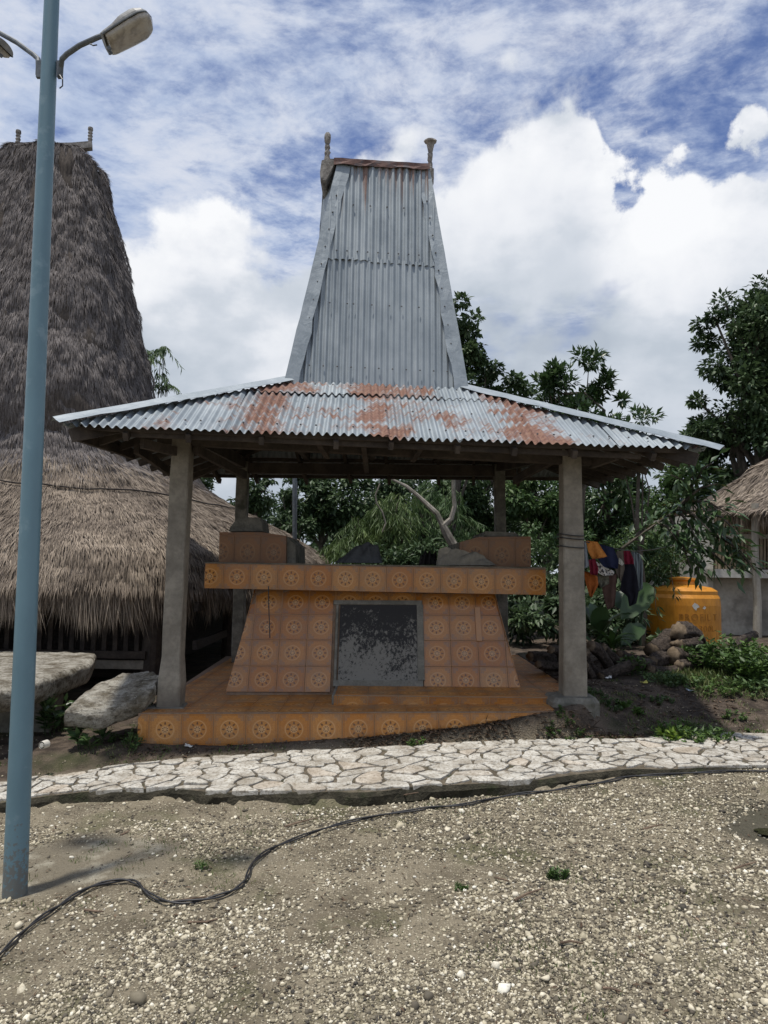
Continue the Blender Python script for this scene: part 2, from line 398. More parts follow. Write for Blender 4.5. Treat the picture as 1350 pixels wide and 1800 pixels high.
def thatch_fn(lo, mid, hi_):
    def fn(t):
        rn = t.attr('rnd'); p = t.pos(); n = t.noise(p, 1.1, 5, .6); n2 = t.noise(p, 6, 3, .6)
        f = t.m('ADD', t.m('MULTIPLY', rn, .55), t.m('MULTIPLY', t.m('ADD', n, n2), .28))
        c = t.ramp(f, [(.12, lo), (.5, mid), (.92, hi_)])
        return {'Base Color': c, 'Roughness': .95, 'Specular IOR Level': .15}
    return fn
M_thatch = mat('skirt_thatch', thatch_fn((.055, .045, .037), (.21, .172, .138), (.50, .42, .33)))
M_thatchT = mat('tower_thatch', thatch_fn((.085, .076, .074), (.165, .148, .142), (.28, .255, .245)))
M_thatchu = m_rough('packed_thatch', (.055, .046, .04), (.12, .10, .085), 30, 1, .6, .02, None, (1, 1, .25))

def leaf_fn(a, b, c, sp=.35, tr=.22, rough=.5):
    def fn(t):
        rn = t.attr('rnd'); n = t.noise(t.pos(), .9, 2, .5)
        f = t.m('ADD', t.m('MULTIPLY', rn, .7), t.m('MULTIPLY', t.sm(n, .35, .65), .3))
        col = t.ramp(f, [(.05, a), (.55, b), (.97, c)])
        return {'Base Color': col, 'Roughness': rough, 'Specular IOR Level': sp, 'trans': tr}
    return fn
M_leafD = mat('dark_leaves', leaf_fn((.026, .048, .022), (.064, .106, .044), (.125, .175, .08)))
M_leafM = mat('mid_leaves', leaf_fn((.03, .06, .02), (.07, .125, .042), (.14, .20, .07)))
M_leafL = mat('light_feathery_leaves', leaf_fn((.05, .085, .022), (.10, .155, .045), (.17, .22, .07)))
M_leafB = mat('broad_glossy_leaves', leaf_fn((.025, .050, .018), (.052, .098, .034), (.11, .165, .062), .5, .2, .38))
M_leafG = mat('ground_herbs', leaf_fn((.03, .06, .015), (.07, .13, .03), (.15, .23, .06)))
M_grass = mat('grass_blades', leaf_fn((.05, .075, .02), (.10, .15, .04), (.24, .25, .11)))
M_litter = mat('leaf_litter', leaf_fn((.035, .024, .018), (.11, .075, .05), (.30, .23, .16), .2, .0, .9))
M_bark = m_rough('bark', (.06, .05, .04), (.15, .125, .10), 9, .95, .8, .02, (.04, .045, .03), (1, 1, .4))
M_barkpale = m_rough('pale_bark', (.13, .115, .095), (.36, .33, .28), 6, .9, .5, .01, (.10, .10, .07), (1, 1, .5))
M_log = m_rough('split_log', (.035, .026, .02), (.15, .118, .095), 22, .95, 1.0, .05, (.05, .04, .033), (1, 1, 1))
M_logend = m_rough('log_end', (.12, .09, .06), (.22, .17, .12), 20, .95, .5, .01)
def stone_fn(t):
    p = t.pos(); q = t.map(p, (1, 1, 1.6), rot=(0, 0, .5)); n = t.noise(q, 4, 9, .68); f = t.noise(q, 34, 6, .72); s_ = t.noise(t.map(p, (2.2, 9, 6), rot=(0, 0, .45)), 3, 6, .65)
    c = t.mix(t.sm(n, .36, .62), (.17, .145, .105, 1), (.52, .49, .42, 1))
    c = t.mix(t.m('MULTIPLY', t.sm(s_, .50, .66), .75), c, (.075, .062, .045, 1))
    c = t.mix(t.m('MULTIPLY', t.sm(f, .50, .64), .65), c, (.10, .085, .062, 1))
    c = t.mix(t.m('MULTIPLY', t.sm(t.noise(p, 17, 5, .7), .60, .70), .8), c, (.66, .63, .56, 1))
    return {'Base Color': c, 'Roughness': .95, 'Specular IOR Level': .15, 'bump': (t.m('ADD', t.m('MULTIPLY', n, 1.5), t.m('ADD', f, s_)), 1.0, .04)}
M_stone = mat('grave_stone', stone_fn)
def flag_fn(t):
    p = t.pos(); rn = t.objrnd(); n = t.noise(p, 6, 8, .65); f = t.noise(p, 38, 6, .7); st = t.noise(t.map(p, (4, 1.2, 4), rot=(0, 0, .4)), 9, 5, .6)
    c = t.mix(t.sm(n, .3, .65), (.33, .30, .25, 1), (.62, .60, .54, 1))
    c = t.mix(t.sm(rn, .82, 1.0, 0, .35), c, (.50, .38, .26, 1))
    c = t.mix(t.m('MULTIPLY', t.sm(f, .48, .64), .75), c, (.19, .155, .11, 1))
    c = t.mix(t.m('MULTIPLY', t.sm(st, .56, .7), .6), c, (.24, .20, .14, 1))
    c = t.mix(t.m('MULTIPLY', t.sm(t.noise(p, 1.7, 4, .6), .5, .72), .45), c, (.27, .23, .17, 1))
    return {'Base Color': c, 'Roughness': .88, 'Specular IOR Level': .2, 'bump': (t.m('ADD', n, f), .9, .02)}
M_flag = mat('limestone_flag', flag_fn)
M_kerb = m_rough('mossy_kerb', (.025, .023, .015), (.075, .066, .045), 9, .95, 1.0, .03, (.03, .038, .014))
M_joint = m_rough('path_mortar', (.07, .058, .040), (.175, .145, .105), 14, .95, .9, .02, (.045, .055, .022))
def gravel_fn(t):
    rn = t.attr('rnd'); n = t.noise(t.pos(), 60, 4, .6)
    c = t.ramp(rn, [(0, (.045, .042, .038)), (.18, (.14, .122, .09)), (.4, (.29, .255, .18)), (.65, (.47, .42, .30)), (.85, (.66, .60, .46)), (1, (.80, .77, .66))])
    c = t.mix(t.m('MULTIPLY', t.sm(n, .4, .7), .4), c, (.13, .105, .075, 1))
    return {'Base Color': c, 'Roughness': .85, 'Specular IOR Level': .25, 'bump': (n, .4, .004)}
M_gravel = mat('gravel_stones', gravel_fn)
M_stick = m_rough('dry_stick', (.10, .07, .05), (.24, .17, .12), 25, .9, .3, .003)
M_plaster = m_rough('white_plaster', (.48, .46, .40), (.62, .60, .54), 2.5, .9, .3, .006, (.33, .31, .27))
M_plasterdk = m_rough('stained_plaster', (.36, .33, .28), (.50, .465, .40), 2.2, .9, .3, .006, (.13, .12, .10))
M_bamboo = m_rough('split_bamboo', (.20, .155, .10), (.36, .29, .20), 6, .7, .3, .004, (.12, .09, .06), (3, 3, .4))
M_post = m_rough('peeled_log_post', (.27, .245, .20), (.42, .39, .33), 4, .85, .4, .01, (.18, .16, .13), (1, 1, .5))
M_tank = m_rough('ochre_plastic', (.46, .18, .012), (.60, .25, .02), 3, .5, .25, .01, (.33, .125, .012), (1, 1, .5), .4)
M_tankletter = m_rough('faded_print', (.28, .115, .014), (.40, .165, .02), 40, .6, .1, .001)
M_patch = m_rough('torn_label', (.5, .48, .42), (.68, .66, .6), 40, .7, .1, .001)
M_cable = m_rough('black_cable', (.014, .014, .016), (.035, .035, .037), 30, .5, .1, .001, None, (1, 1, 1), .5)
def pole_fn(t):
    p = t.pos(); n = t.noise(t.map(p, (1, 1, .5)), 3.5, 6, .6); f = t.noise(p, 40, 4, .65)
    c = t.mix(t.sm(n, .3, .7), (.105, .185, .225, 1), (.13, .225, .27, 1))
    c = t.mix(t.m('MULTIPLY', t.sm(t.noise(p, 7, 5, .65), .58, .72), .5), c, (.22, .31, .35, 1))
    z = t.xyz(p)[2]
    c = t.mix(t.m('MULTIPLY', t.sm(t.m('ADD', f, t.sm(z, -.1, .5, .35, 0)), .72, .82), .7), c, (.14, .115, .09, 1))
    return {'Base Color': c, 'Roughness': .42, 'Specular IOR Level': .5, 'bump': (t.m('ADD', n, t.m('MULTIPLY', f, .3)), .12, .006)}
M_pole = mat('blue_painted_steel', pole_fn)
M_arm = m_rough('dull_painted_arm', (.10, .115, .13), (.17, .19, .21), 20, .6, .2, .003)
M_lamp = m_rough('aluminium_housing', (.22, .225, .22), (.33, .33, .32), 9, .5, .2, .004, (.15, .14, .13))
M_lens = mat('lamp_lens', lambda t: {'Base Color': t.mix(t.sm(t.noise(t.pos(), 14, 5, .6), .4, .65), (.52, .48, .41, 1), (.33, .30, .26, 1)),
                                     'Roughness': .22, 'Transmission Weight': .25, 'IOR': 1.45})
def cloth(name, c, c2=None, sc=25, stretch=(1, 1, 1)):
    return m_rough(name, c, c2 or tuple(q * 1.3 for q in c), sc, .95, .3, .003, None, stretch, .1)
# ============================================================ THE GROUND
# table of the path: photo column -> back edge, front edge, height of its top
_pt = [(-700, 1470, 1450, -.12), (-300, 1402, 1432, -.10), (0, 1371, 1409, -.07), (60, 1361, 1401, -.06), (150, 1349, 1388, -.03), (300, 1331, 1383, .02), (420, 1322, 1391, .05), (560, 1316, 1391, .07),
       (640, 1312, 1388, .09), (760, 1306, 1377, .135), (850, 1304, 1373, .155), (960, 1300, 1368, .18), (1100, 1294, 1350, .20), (1200, 1291, 1349, .20),
       (1350, 1286, 1345, .20), (1700, 1280, 1345, .20), (2400, 1280, 1350, .20)]
_pb = []; _pf = []; _pz = []
for px, yb, yf, z in _pt[1:]:
    _pb.append(G(px, yb, z)); _pf.append(G(px, yf, z)); _pz.append(z)
_pb = np.array(_pb); _pf = np.array(_pf)
_k = (_pb[:, 0] > -2.5) & (_pb[:, 0] < 2.5); _pb[_k, 1] = np.minimum(_pb[_k, 1], 6.80)
def Yb(x): return np.interp(x, _pb[:, 0], _pb[:, 1])
def Yf(x): return np.interp(x, _pf[:, 0], _pf[:, 1])
def Zp(x): return np.interp(x, _pf[:, 0], _pf[:, 2])
print('path x', _pf[:, 0].round(2), 'Yf', _pf[:, 1].round(2), 'Yb', _pb[:, 1].round(2))
FY = 6.93                                             # plinth front
def ground_smooth(x, Y):
    x = np.asarray(x, float); Y = np.asarray(Y, float)
    yf, yb, zp = Yf(x), Yb(x), Zp(x)
    drop = np.interp(x, [-3.5, -2.4, -1, 0, 1.2, 2.0, 2.6, 4], [.11, .085, .10, .115, .10, .07, .03, .01])
    gfront = np.interp(x, [-4, -2, 0, 2, 4], [-.17, -.10, -.03, .05, .14])
    edge = zp - drop
    g = gfront + (edge - gfront) * sstep(Y, 3.4, 5.6)
    bank = np.interp(x, [-6, -3, -2.4, -1.6, -.3, -.15, .42, .79, 1.15, 1.52, 2.0, 3, 6, 12], [-.05, .02, .05, .06, .13, .145, .22, .275, .335, .40, .47, .47, .50, .5])
    t = sstep(Y, yb, np.maximum(yb + .04, np.interp(x, [1.72, 1.95, 2.3, 3.2], [FY - .01, 7.15, 8.0, 8.7])))
    s = (zp - .02) + (bank - (zp - .02)) * t
    far = np.interp(x, [-8, -3, -2.2, 0, 2.2, 6, 12], [-.1, -.02, 0, .2, .46, .52, .5])
    s = s + (far - bank) * sstep(Y, 7.3, 9.5)
    z = np.where(Y < yf, g, np.where(Y > yb, s, zp - .06))
    inside = (x > -2.2) & (Y > FY + .06) & (Y < 11.2) & (x < np.where(Y < 7.9, 1.62, 2.05))
    z = np.where(inside, np.minimum(z, .2), z)
    return z
def ground(x, Y):
    x = np.asarray(x, float); Y = np.asarray(Y, float)
    z = ground_smooth(x, Y)
    near = np.exp(-np.maximum(np.hypot(x, Y - 5) - 8, 0) / 8)
    z = z + (fbm(x * 1.3, Y * 1.3, 3, 4) - .5) * .05 * near * np.where((Y > Yf(x) - .15) & (Y < Yb(x) + .1), .1, 1)
    z = z + (fbm(x * 9, Y * 9, 9, 3) - .5) * .018 * near
    pud = np.exp(-(((x - 2.72) / .42) ** 2 + ((Y - 4.72) / .42) ** 2) ** 2)
    z = z - pud * .03
    big = np.maximum(np.hypot(x, Y - 5) - 30, 0)
    return z + (fbm(x / 40, Y / 40, 5, 3) - .45) * np.minimum(big, 60) * .08

def axis(a, b, c, d_, fine, n):
    core = np.arange(b, c, fine)
    lo = b - np.geomspace(fine, b - a, n)[::-1]; hi_ = c + np.geomspace(fine, d_ - c, n) - fine * 0
    return np.concatenate([lo, core, hi_])
gx = axis(-500, -4.6, 5.6, 500, .04, 34); gy = axis(-60, 1.6, 9.4, 700, .04, 40)
XX, YY = np.meshgrid(gx, gy); ZZ = ground(XX, YY)
V = np.stack([XX.ravel(), YY.ravel(), ZZ.ravel()], 1)
nx, ny = len(gx), len(gy)
idx = np.arange(nx * ny).reshape(ny, nx)
Fq = np.stack([idx[:-1, :-1].ravel(), idx[:-1, 1:].ravel(), idx[1:, 1:].ravel(), idx[1:, :-1].ravel()], 1)
_xf = XX.ravel(); _yf = YY.ravel()
soil = (sstep(_yf - Yb(_xf), -.05, .15)).astype(float)
def ground_fn(t):
    p = t.pos(); x, y, z = t.xyz(p); so_ = t.attr('soil')
    n = t.noise(p, 2.2, 7, .6); f = t.noise(p, 30, 6, .7); v = t.vor(p, 75, out='Color'); vd = t.vor(p, 75)
    sand = t.mix(t.sm(n, .3, .7), (.13, .108, .074, 1), (.28, .24, .17, 1))
    peb = t.ramp(t.xyz(v)[0], [(0, (.05, .045, .038)), (.3, (.15, .13, .095)), (.65, (.36, .32, .23)), (1, (.66, .60, .46))])
    sand = t.mix(t.m('MULTIPLY', t.sm(vd, .5, .25), t.sm(f, .35, .6, .2, .8)), sand, peb)
    moss = t.m('MULTIPLY', t.sm(t.noise(p, 1.25, 5, .65), .52, .66), .55)
    sand = t.mix(moss, sand, (.075, .085, .03, 1))
    # dried cement spill near the pole
    q = t.vm('SUBTRACT', p, (-1.78, 4.55, 0)); qx, qy, _ = t.xyz(q)
    rr = t.m('ADD', t.m('POWER', t.m('DIVIDE', qx, .62), 2), t.m('POWER', t.m('DIVIDE', qy, .46), 2))
    rr = t.m('ADD', rr, t.m('MULTIPLY', t.m('SUBTRACT', t.noise(p, 3.2, 5, .6), .5), 2.2))
    sp = t.m('MULTIPLY', t.sm(rr, 1.0, .4), .9)
    sand = t.mix(sp, sand, t.mix(t.sm(t.noise(p, 4, 5, .6), .45, .65), (.19, .165, .12, 1), (.40, .37, .29, 1)))
    # damp mud round the puddle
    q = t.vm('SUBTRACT', p, (2.72, 4.72, 0)); qx, qy, _ = t.xyz(q)
    rr = t.m('ADD', t.m('POWER', t.m('DIVIDE', qx, .55), 2), t.m('POWER', t.m('DIVIDE', qy, .55), 2))
    rr = t.m('ADD', rr, t.m('MULTIPLY', t.m('SUBTRACT', t.noise(p, 3.0, 5, .6), .5), 2.0))
    wet = t.sm(rr, 1.1, .6)
    sand = t.mix(t.m('MULTIPLY', wet, .85), sand, (.060, .056, .038, 1))
    dirt = t.mix(t.sm(t.noise(p, 5, 7, .65), .35, .65), (.042, .032, .025, 1), (.125, .096, .072, 1))
    dirt = t.mix(t.m('MULTIPLY', t.sm(f, .55, .7), .5), dirt, (.17, .135, .10, 1))
    dirt = t.mix(t.m('MULTIPLY', t.sm(t.noise(p, 1.1, 4, .6), .5, .66), .55), dirt, (.05, .065, .022, 1))
    c = t.mix(so_, sand, dirt)
    far = t.sm(y, 14, 22); c = t.mix(far, c, (.04, .055, .02, 1))
    return {'Base Color': c, 'Roughness': t.m('MULTIPLY_ADD', wet, -.25, .95), 'Specular IOR Level': .25,
            'bump': (t.m('ADD', t.m('MULTIPLY', vd, -.6), t.m('ADD', f, n)), 1.0, .02)}
obj('ground', V, Fq, mat('gravel_and_soil', ground_fn), kind='structure', smooth=True, attrs={'soil': soil})

# puddle: a shallow sheet of dark water lying in its hollow
th = np.linspace(0, 2 * PI, 60, endpoint=False)
rr = .26 + .08 * np.sin(th * 3 + 1) + .05 * np.sin(th * 5) + RNG.normal(0, .012, 60)
pc = np.array([2.74, 4.62]); zz = float(ground(2.74, 4.62)) + .012
V = np.array([[pc[0] + r * math.cos(a) * 1.35, pc[1] + r * math.sin(a) * .75, zz] for r, a in zip(rr, th)] + [[pc[0], pc[1], zz]])
obj('puddle', V, [[i, (i + 1) % 60, 60] for i in range(60)],
    mat('muddy_water', lambda t: {'Base Color': t.mix(t.sm(t.noise(t.pos(), 9, 5, .6), .4, .6), (.020, .022, .010, 1), (.045, .045, .025, 1)), 'Roughness': .12,
                                  'bump': (t.noise(t.pos(), 14, 2, .5), .05, .004)}), kind='structure')

# gravel: tens of thousands of loose stones, one object
phi_ = (1 + 5 ** .5) / 2
ICO_V = np.array([(-1, phi_, 0), (1, phi_, 0), (-1, -phi_, 0), (1, -phi_, 0), (0, -1, phi_), (0, 1, phi_), (0, -1, -phi_), (0, 1, -phi_), (phi_, 0, -1), (phi_, 0, 1), (-phi_, 0, -1), (-phi_, 0, 1)]) / 1.902
ICO_F = np.array([(0, 11, 5), (0, 5, 1), (0, 1, 7), (0, 7, 10), (0, 10, 11), (1, 5, 9), (5, 11, 4), (11, 10, 2), (10, 7, 6), (7, 1, 8), (3, 9, 4), (3, 4, 2), (3, 2, 6), (3, 6, 8), (3, 8, 9), (4, 9, 5), (2, 4, 11), (6, 2, 10), (8, 6, 7), (9, 8, 1)])
OCT_V = np.array([(1, 0, 0), (-1, 0, 0), (0, 1, 0), (0, -1, 0), (0, 0, 1), (0, 0, -1)], float)
OCT_F = np.array([(0, 2, 4), (2, 1, 4), (1, 3, 4), (3, 0, 4), (2, 0, 5), (1, 2, 5), (3, 1, 5), (0, 3, 5)])
def scatter_stones(x, y, z, r, TV, TF, flat=.62, seed=1):
    g = np.random.default_rng(seed); n = len(x)
    B = TV[None] * (1 + np.clip(g.normal(0, .30, (n, len(TV), 1)), -.5, .5))
    sc = np.stack([np.ones(n), g.uniform(.6, 1, n), g.uniform(.45, .85, n) * flat / .62], 1)
    B = B * sc[:, None] * r[:, None, None]
    ex = g.normal(0, .25, n); c, s_ = np.cos(ex), np.sin(ex)
    Bx = B[..., 0] * c[:, None] + B[..., 2] * s_[:, None]; Bz = -B[..., 0] * s_[:, None] + B[..., 2] * c[:, None]
    a = g.uniform(0, 2 * PI, n); c, s_ = np.cos(a)[:, None], np.sin(a)[:, None]
    X = Bx * c - B[..., 1] * s_ + x[:, None]; Yv = Bx * s_ + B[..., 1] * c + y[:, None]; Zv = Bz + (z + r * .16)[:, None]
    V = np.stack([X.ravel(), Yv.ravel(), Zv.ravel()], 1)
    Fq = (TF[None] + (np.arange(n) * len(TV))[:, None, None]).reshape(-1, 3)
    return V, Fq
def gravel():
    Vs = []; Fs = []; R = []; b = 0
    for k, (n, lo, hi_, x0, x1, y0, y1, T) in enumerate([(60000, .0042, .0085, -1.9, 1.9, 1.9, 3.7, 'o'), (52000, .0055, .011, -3.4, 3.6, 3.2, 6.3, 'o'),
            (22000, .007, .0135, -2.2, 2.2, 1.8, 4.2, 'i'), (20000, .0075, .0145, -3.6, 3.8, 3.4, 6.2, 'i'), (1000, .014, .026, -3, 3, 1.8, 6.0, 'i'), (26, .03, .045, -3, 3, 2.2, 5.6, 'i'),
            (5000, .006, .014, -4, 5, 6.2, 8.5, 'o')]):
        g = np.random.default_rng(50 + k)
        x = g.uniform(x0, x1, n); y = g.uniform(y0, y1, n)
        dens = fbm(x * 1.1 + 3, y * 1.4, 21, 4) * .65 + fbm(x * 4, y * 5, 33, 3) * .45 + np.clip(x, -2, 2) * .035
        keep = g.random(n) < sstep(dens, .42, .66) * .90 + .10
        if k < 6: keep &= (y < Yf(x) - .02)
        else: keep &= (y > Yb(x) + .02) & ~((x > -2.35) & (x < 1.55) & (y > FY - .02)) & (g.random(n) < .6)
        keep &= ~((((x + 1.78) / .62) ** 2 + ((y - 4.55) / .46) ** 2 < 1.0) & (g.random(n) < .88))
        keep &= ~((((x - 2.74) / .5) ** 2 + ((y - 4.66) / .4) ** 2 < 1.0) & (g.random(n) < .93))
        x = x[keep]; y = y[keep]; r = np.exp(g.uniform(math.log(lo), math.log(hi_), len(x)))
        TV, TF = (ICO_V, ICO_F) if T == 'i' else (OCT_V, OCT_F)
        v, f = scatter_stones(x, y, ground(x, y), r, TV, TF, seed=80 + k)
        tone = np.clip(g.beta(1.1, 1.35, len(x)) * .98 + (r > .013) * .05 + (fbm(x * 2, y * 2, 44, 2) - .5) * .25, 0, 1)
        if k == 6: tone *= .7
        Vs.append(v); Fs.append(f + b); R.append(np.repeat(tone, len(TV))); b += len(v)
    obj('gravel', np.concatenate(Vs), np.concatenate(Fs), M_gravel, kind='stuff', label='loose pale and grey gravel strewn over the bare ground', cat='gravel', attrs={'rnd': np.concatenate(R)})
gravel()

# ============================================================ THE PATH
def clip_half(poly, n, c):                    # keep points with n.p <= c
    out_ = []; L = len(poly)
    for i in range(L):
        a, b = poly[i], poly[(i + 1) % L]; da, db = np.dot(n, a) - c, np.dot(n, b) - c
        if da <= 0: out_.append(a)
        if (da < 0 < db) or (db < 0 < da): out_.append(a + (b - a) * (da / (da - db)))
    return out_
def build_path():
    xs = np.arange(-4.6, 7.5, .06); n = len(xs)
    yf = Yf(xs) + (fbm(xs * 2.3, xs * 0, 61, 3) - .5) * .10; yb = Yb(xs); z = Zp(xs)
    V = []; Fc = []
    nn = [fbm(xs * 5, xs * 0 + k, 70 + k, 3) - .5 for k in range(5)]
    rows = [(yf + nn[0] * .04 + .01, z - .20), (yf + nn[1] * .05 - .012, z - .10), (yf + nn[2] * .04 - .008, z - .045 + nn[2] * .02), (yf + .012, z - .014), (yf * .5 + yb * .5, z - .011), (yb - .01, z - .011), (yb + .03, z - .12)]
    for y_, z_ in rows:
        for i in range(n): V.append((xs[i], y_[i], z_[i]))
    for r in range(len(rows) - 1):
        for i in range(n - 1): Fc.append([r * n + i, r * n + i + 1, (r + 1) * n + i + 1, (r + 1) * n + i])
    path = obj('path', V, Fc, [M_joint, M_kerb], kind='structure', fmat=[1] * (3 * (n - 1)) + [0] * (3 * (n - 1)))
    fy = lambda x: np.interp(x, xs, yf)
    # stones: voronoi cells
    g = np.random.default_rng(12); pts = []
    tries = 0
    while tries < 14000:
        tries += 1
        x = g.uniform(-4.2, 6.0); y = g.uniform(float(fy(x)) + .03, float(Yb(x)) - .03)
        rad = np.interp(x, [-4, -2, -1, 0, .6, 1.5, 4], [.20, .19, .25, .29, .23, .19, .20]) * g.choice([.50, .8, 1.1, 1.45], p=[.22, .28, .3, .2])
        if all(((x - q[0]) / 1.35) ** 2 + (y - q[1]) ** 2 > rad ** 2 for q in pts): pts.append((x, y))
    pts = np.array(pts)
    cnt = 0
    for i, (x, y) in enumerate(pts):
        w_ = .9; poly = [np.array(q) for q in ((x - w_, y - w_), (x + w_, y - w_), (x + w_, y + w_), (x - w_, y + w_))]
        dd = np.hypot(*(pts - pts[i]).T); near = [j for j in np.argsort(dd)[1:16]]
        gap = .003 + .008 * g.random()
        for j in near:
            v = pts[j] - pts[i]; L = np.linalg.norm(v); nn_ = v / L
            poly = clip_half(poly, nn_, np.dot(nn_, (pts[i] + pts[j]) / 2) - gap)
            if len(poly) < 3: break
        if len(poly) < 3: continue
        for xx_ in (x - .2, x + .2):
            sl = (Yf(xx_ + .1) - Yf(xx_ - .1)) / .2
            nf = nrm([sl, -1]); poly = clip_half(poly, nf, np.dot(nf, np.array([xx_, float(fy(xx_)) + .004])))
            sl = (Yb(xx_ + .1) - Yb(xx_ - .1)) / .2
            nb_ = nrm([-sl, 1]); poly = clip_half(poly, nb_, np.dot(nb_, np.array([xx_, float(Yb(xx_))])) - .004)
            if len(poly) < 3: break
        if len(poly) < 3: continue
        # subdivide and roughen the outline
        q = []; L = len(poly); c0 = np.mean(poly, 0)
        for a in range(L):
            A, B = poly[a], poly[(a + 1) % L]; ln = np.linalg.norm(B - A)
            if ln < .015: q.append((A + B) / 2); continue
            m_ = max(2, int(ln / .05))
            for k in range(m_):
                tt = (k + .25) / m_
                p_ = A + (B - A) * tt
                p_ = p_ + (c0 - p_) * abs(g.normal(0, .06)); q.append(p_)
        q = np.array(q); m_ = len(q); lim0, lim1 = fy(q[:, 0]) + .004, Yb(q[:, 0]) - .004
        q = q + np.stack([(fbm(q[:, 0] * 3.1 + 9, q[:, 1] * 3.6, 41, 3) - .5), (fbm(q[:, 0] * 3.3, q[:, 1] * 3.9 + 5, 47, 3) - .5)], 1) * .26
        q[:, 1] = np.clip(q[:, 1], lim0, lim1)
        if m_ < 4: continue
        area = .5 * abs(np.dot(q[:, 0], np.roll(q[:, 1], 1)) - np.dot(q[:, 1], np.roll(q[:, 0], 1)))
        if area < .004: continue
        c0 = q.mean(0); zt = float(Zp(c0[0])); tilt = g.normal(0, .012, 2); h = g.uniform(-.003, .006)
        def zz_(p_): return float(Zp(p_[0])) + h + np.dot(tilt, p_ - c0)
        V = [(*p_, zz_(p_) - .05) for p_ in q] + [(*p_, zz_(p_) - .004) for p_ in q]
        q2 = c0 + (q - c0) * (1 - .008 / max(.06, math.sqrt(area)))
        V += [(*p_, zz_(p_) + g.normal(0, .0015)) for p_ in q2]
        q3 = c0 + (q - c0) * .45
        V += [(*p_, zz_(p_) + g.normal(0.001, .003)) for p_ in q3] + [(*c0, zz_(c0))]
        Fc = []
        for r in range(3):
            for k in range(m_): k2 = (k + 1) % m_; Fc.append([r * m_ + k, r * m_ + k2, (r + 1) * m_ + k2, (r + 1) * m_ + k])
        Fc += [[3 * m_ + k, 3 * m_ + (k + 1) % m_, 4 * m_] for k in range(m_)]
        obj('stone', V, Fc, M_flag, path); cnt += 1
    print('path stones', cnt)
build_path()

# ============================================================ TILES
def clip_rect(poly, u0, v0, u1, v1):
    for n, c in ((np.array([-1.0, 0]), -u0), (np.array([1.0, 0]), u1), (np.array([0, -1.0]), -v0), (np.array([0, 1.0]), v1)):
        poly = clip_half(poly, n, c)
        if len(poly) < 3: return []
    return poly
def tiles(parent, O, U, Vv, poly, size, off, m_, name='tile', lift=.006, grout=.0022):
    """clip a grid of square tiles to a polygon lying in the plane O, U, Vv; one object per tile"""
    O = np.array(O, float); U = nrm(U); Vv = nrm(np.array(Vv) - U * np.dot(Vv, U)); N = nrm(np.cross(U, Vv))
    su, sv_ = (size, size) if np.isscalar(size) else size
    poly = [np.array(q, float) for q in poly]; P2 = np.array(poly)
    i0 = math.floor((P2[:, 0].min() - off[0]) / su); i1 = math.ceil((P2[:, 0].max() - off[0]) / su)
    j0 = math.floor((P2[:, 1].min() - off[1]) / sv_); j1 = math.ceil((P2[:, 1].max() - off[1]) / sv_)
    g = random.Random(i0 * 31 + j1)
    for i in range(i0, i1):
        for j in range(j0, j1):
            a, b = off[0] + i * su, off[1] + j * sv_
            q = clip_rect(poly, a + grout, b + grout, a + su - grout, b + sv_ - grout)
            if len(q) < 3: continue
            q = np.array(q); ar = .5 * abs(np.dot(q[:, 0], np.roll(q[:, 1], 1)) - np.dot(q[:, 1], np.roll(q[:, 0], 1)))
            if ar < .0006: continue
            c = q.mean(0); l = lift + g.uniform(-.001, .001); k = len(q)
            qi = c + (q - c) * (1 - .006)
            def W3(p_, h): return O + U * p_[0] + Vv * p_[1] + N * h
            V = [W3(p_, .0005) for p_ in q] + [W3(p_, l - .001) for p_ in q] + [W3(p_, l) for p_ in qi]
            Fc = [[r * k + e, r * k + (e + 1) % k, (r + 1) * k + (e + 1) % k, (r + 1) * k + e] for r in range(2) for e in range(k)] + [[2 * k + e for e in range(k)]]
            pu = [((p_[0] - a) / su, (p_[1] - b) / sv_) for p_ in q]; pui = [((p_[0] - a) / su, (p_[1] - b) / sv_) for p_ in qi]
            allv = pu + pu + pui
            uv = [np.clip(allv[vi], .001, .999) for f in Fc for vi in f]
            obj(name, V, Fc, m_, parent, uv=np.array(uv))
def up_of(n, a=0): return n

# plinth: corners (front edge rises slightly to the right)
TL = .3
A = P(243, 1254, FY); B = P(1062, 1251, FY)
zl, zr = A[2], B[2]
xl, xr = A[0], B[0]
YB_ = 11.3
plinth = thing('tiled_plinth', (0, 9, .0), 'low orange tiled platform with a step, under the tomb and roof', 'platform')
PF = [np.array([xl, FY, zl]), np.array([xr, FY, zr]), np.array([xr + .02, YB_, zr]), np.array([xl - .12, YB_, zl + .02])]
def zpl(x, y=None): return zl + (zr - zl) * (x - xl) / (xr - xl)
base = MB(); XC = 1.74; YC = 7.17; zc = zpl(XC)
PA = [PF[0], np.array([XC, FY, zc]), np.array([XC, YC, zc]), np.array([xl, YC, zl])]; PB = [np.array([xl, YC, zl]), np.array([xr, YC, zr]), PF[2], PF[3]]
for Q_ in (PA, PB): base.hexa([p_ * (1, 1, 0) + np.array([0, 0, -.15]) for p_ in Q_], Q_)
base.obj('plinth_body', M_grout, plinth)
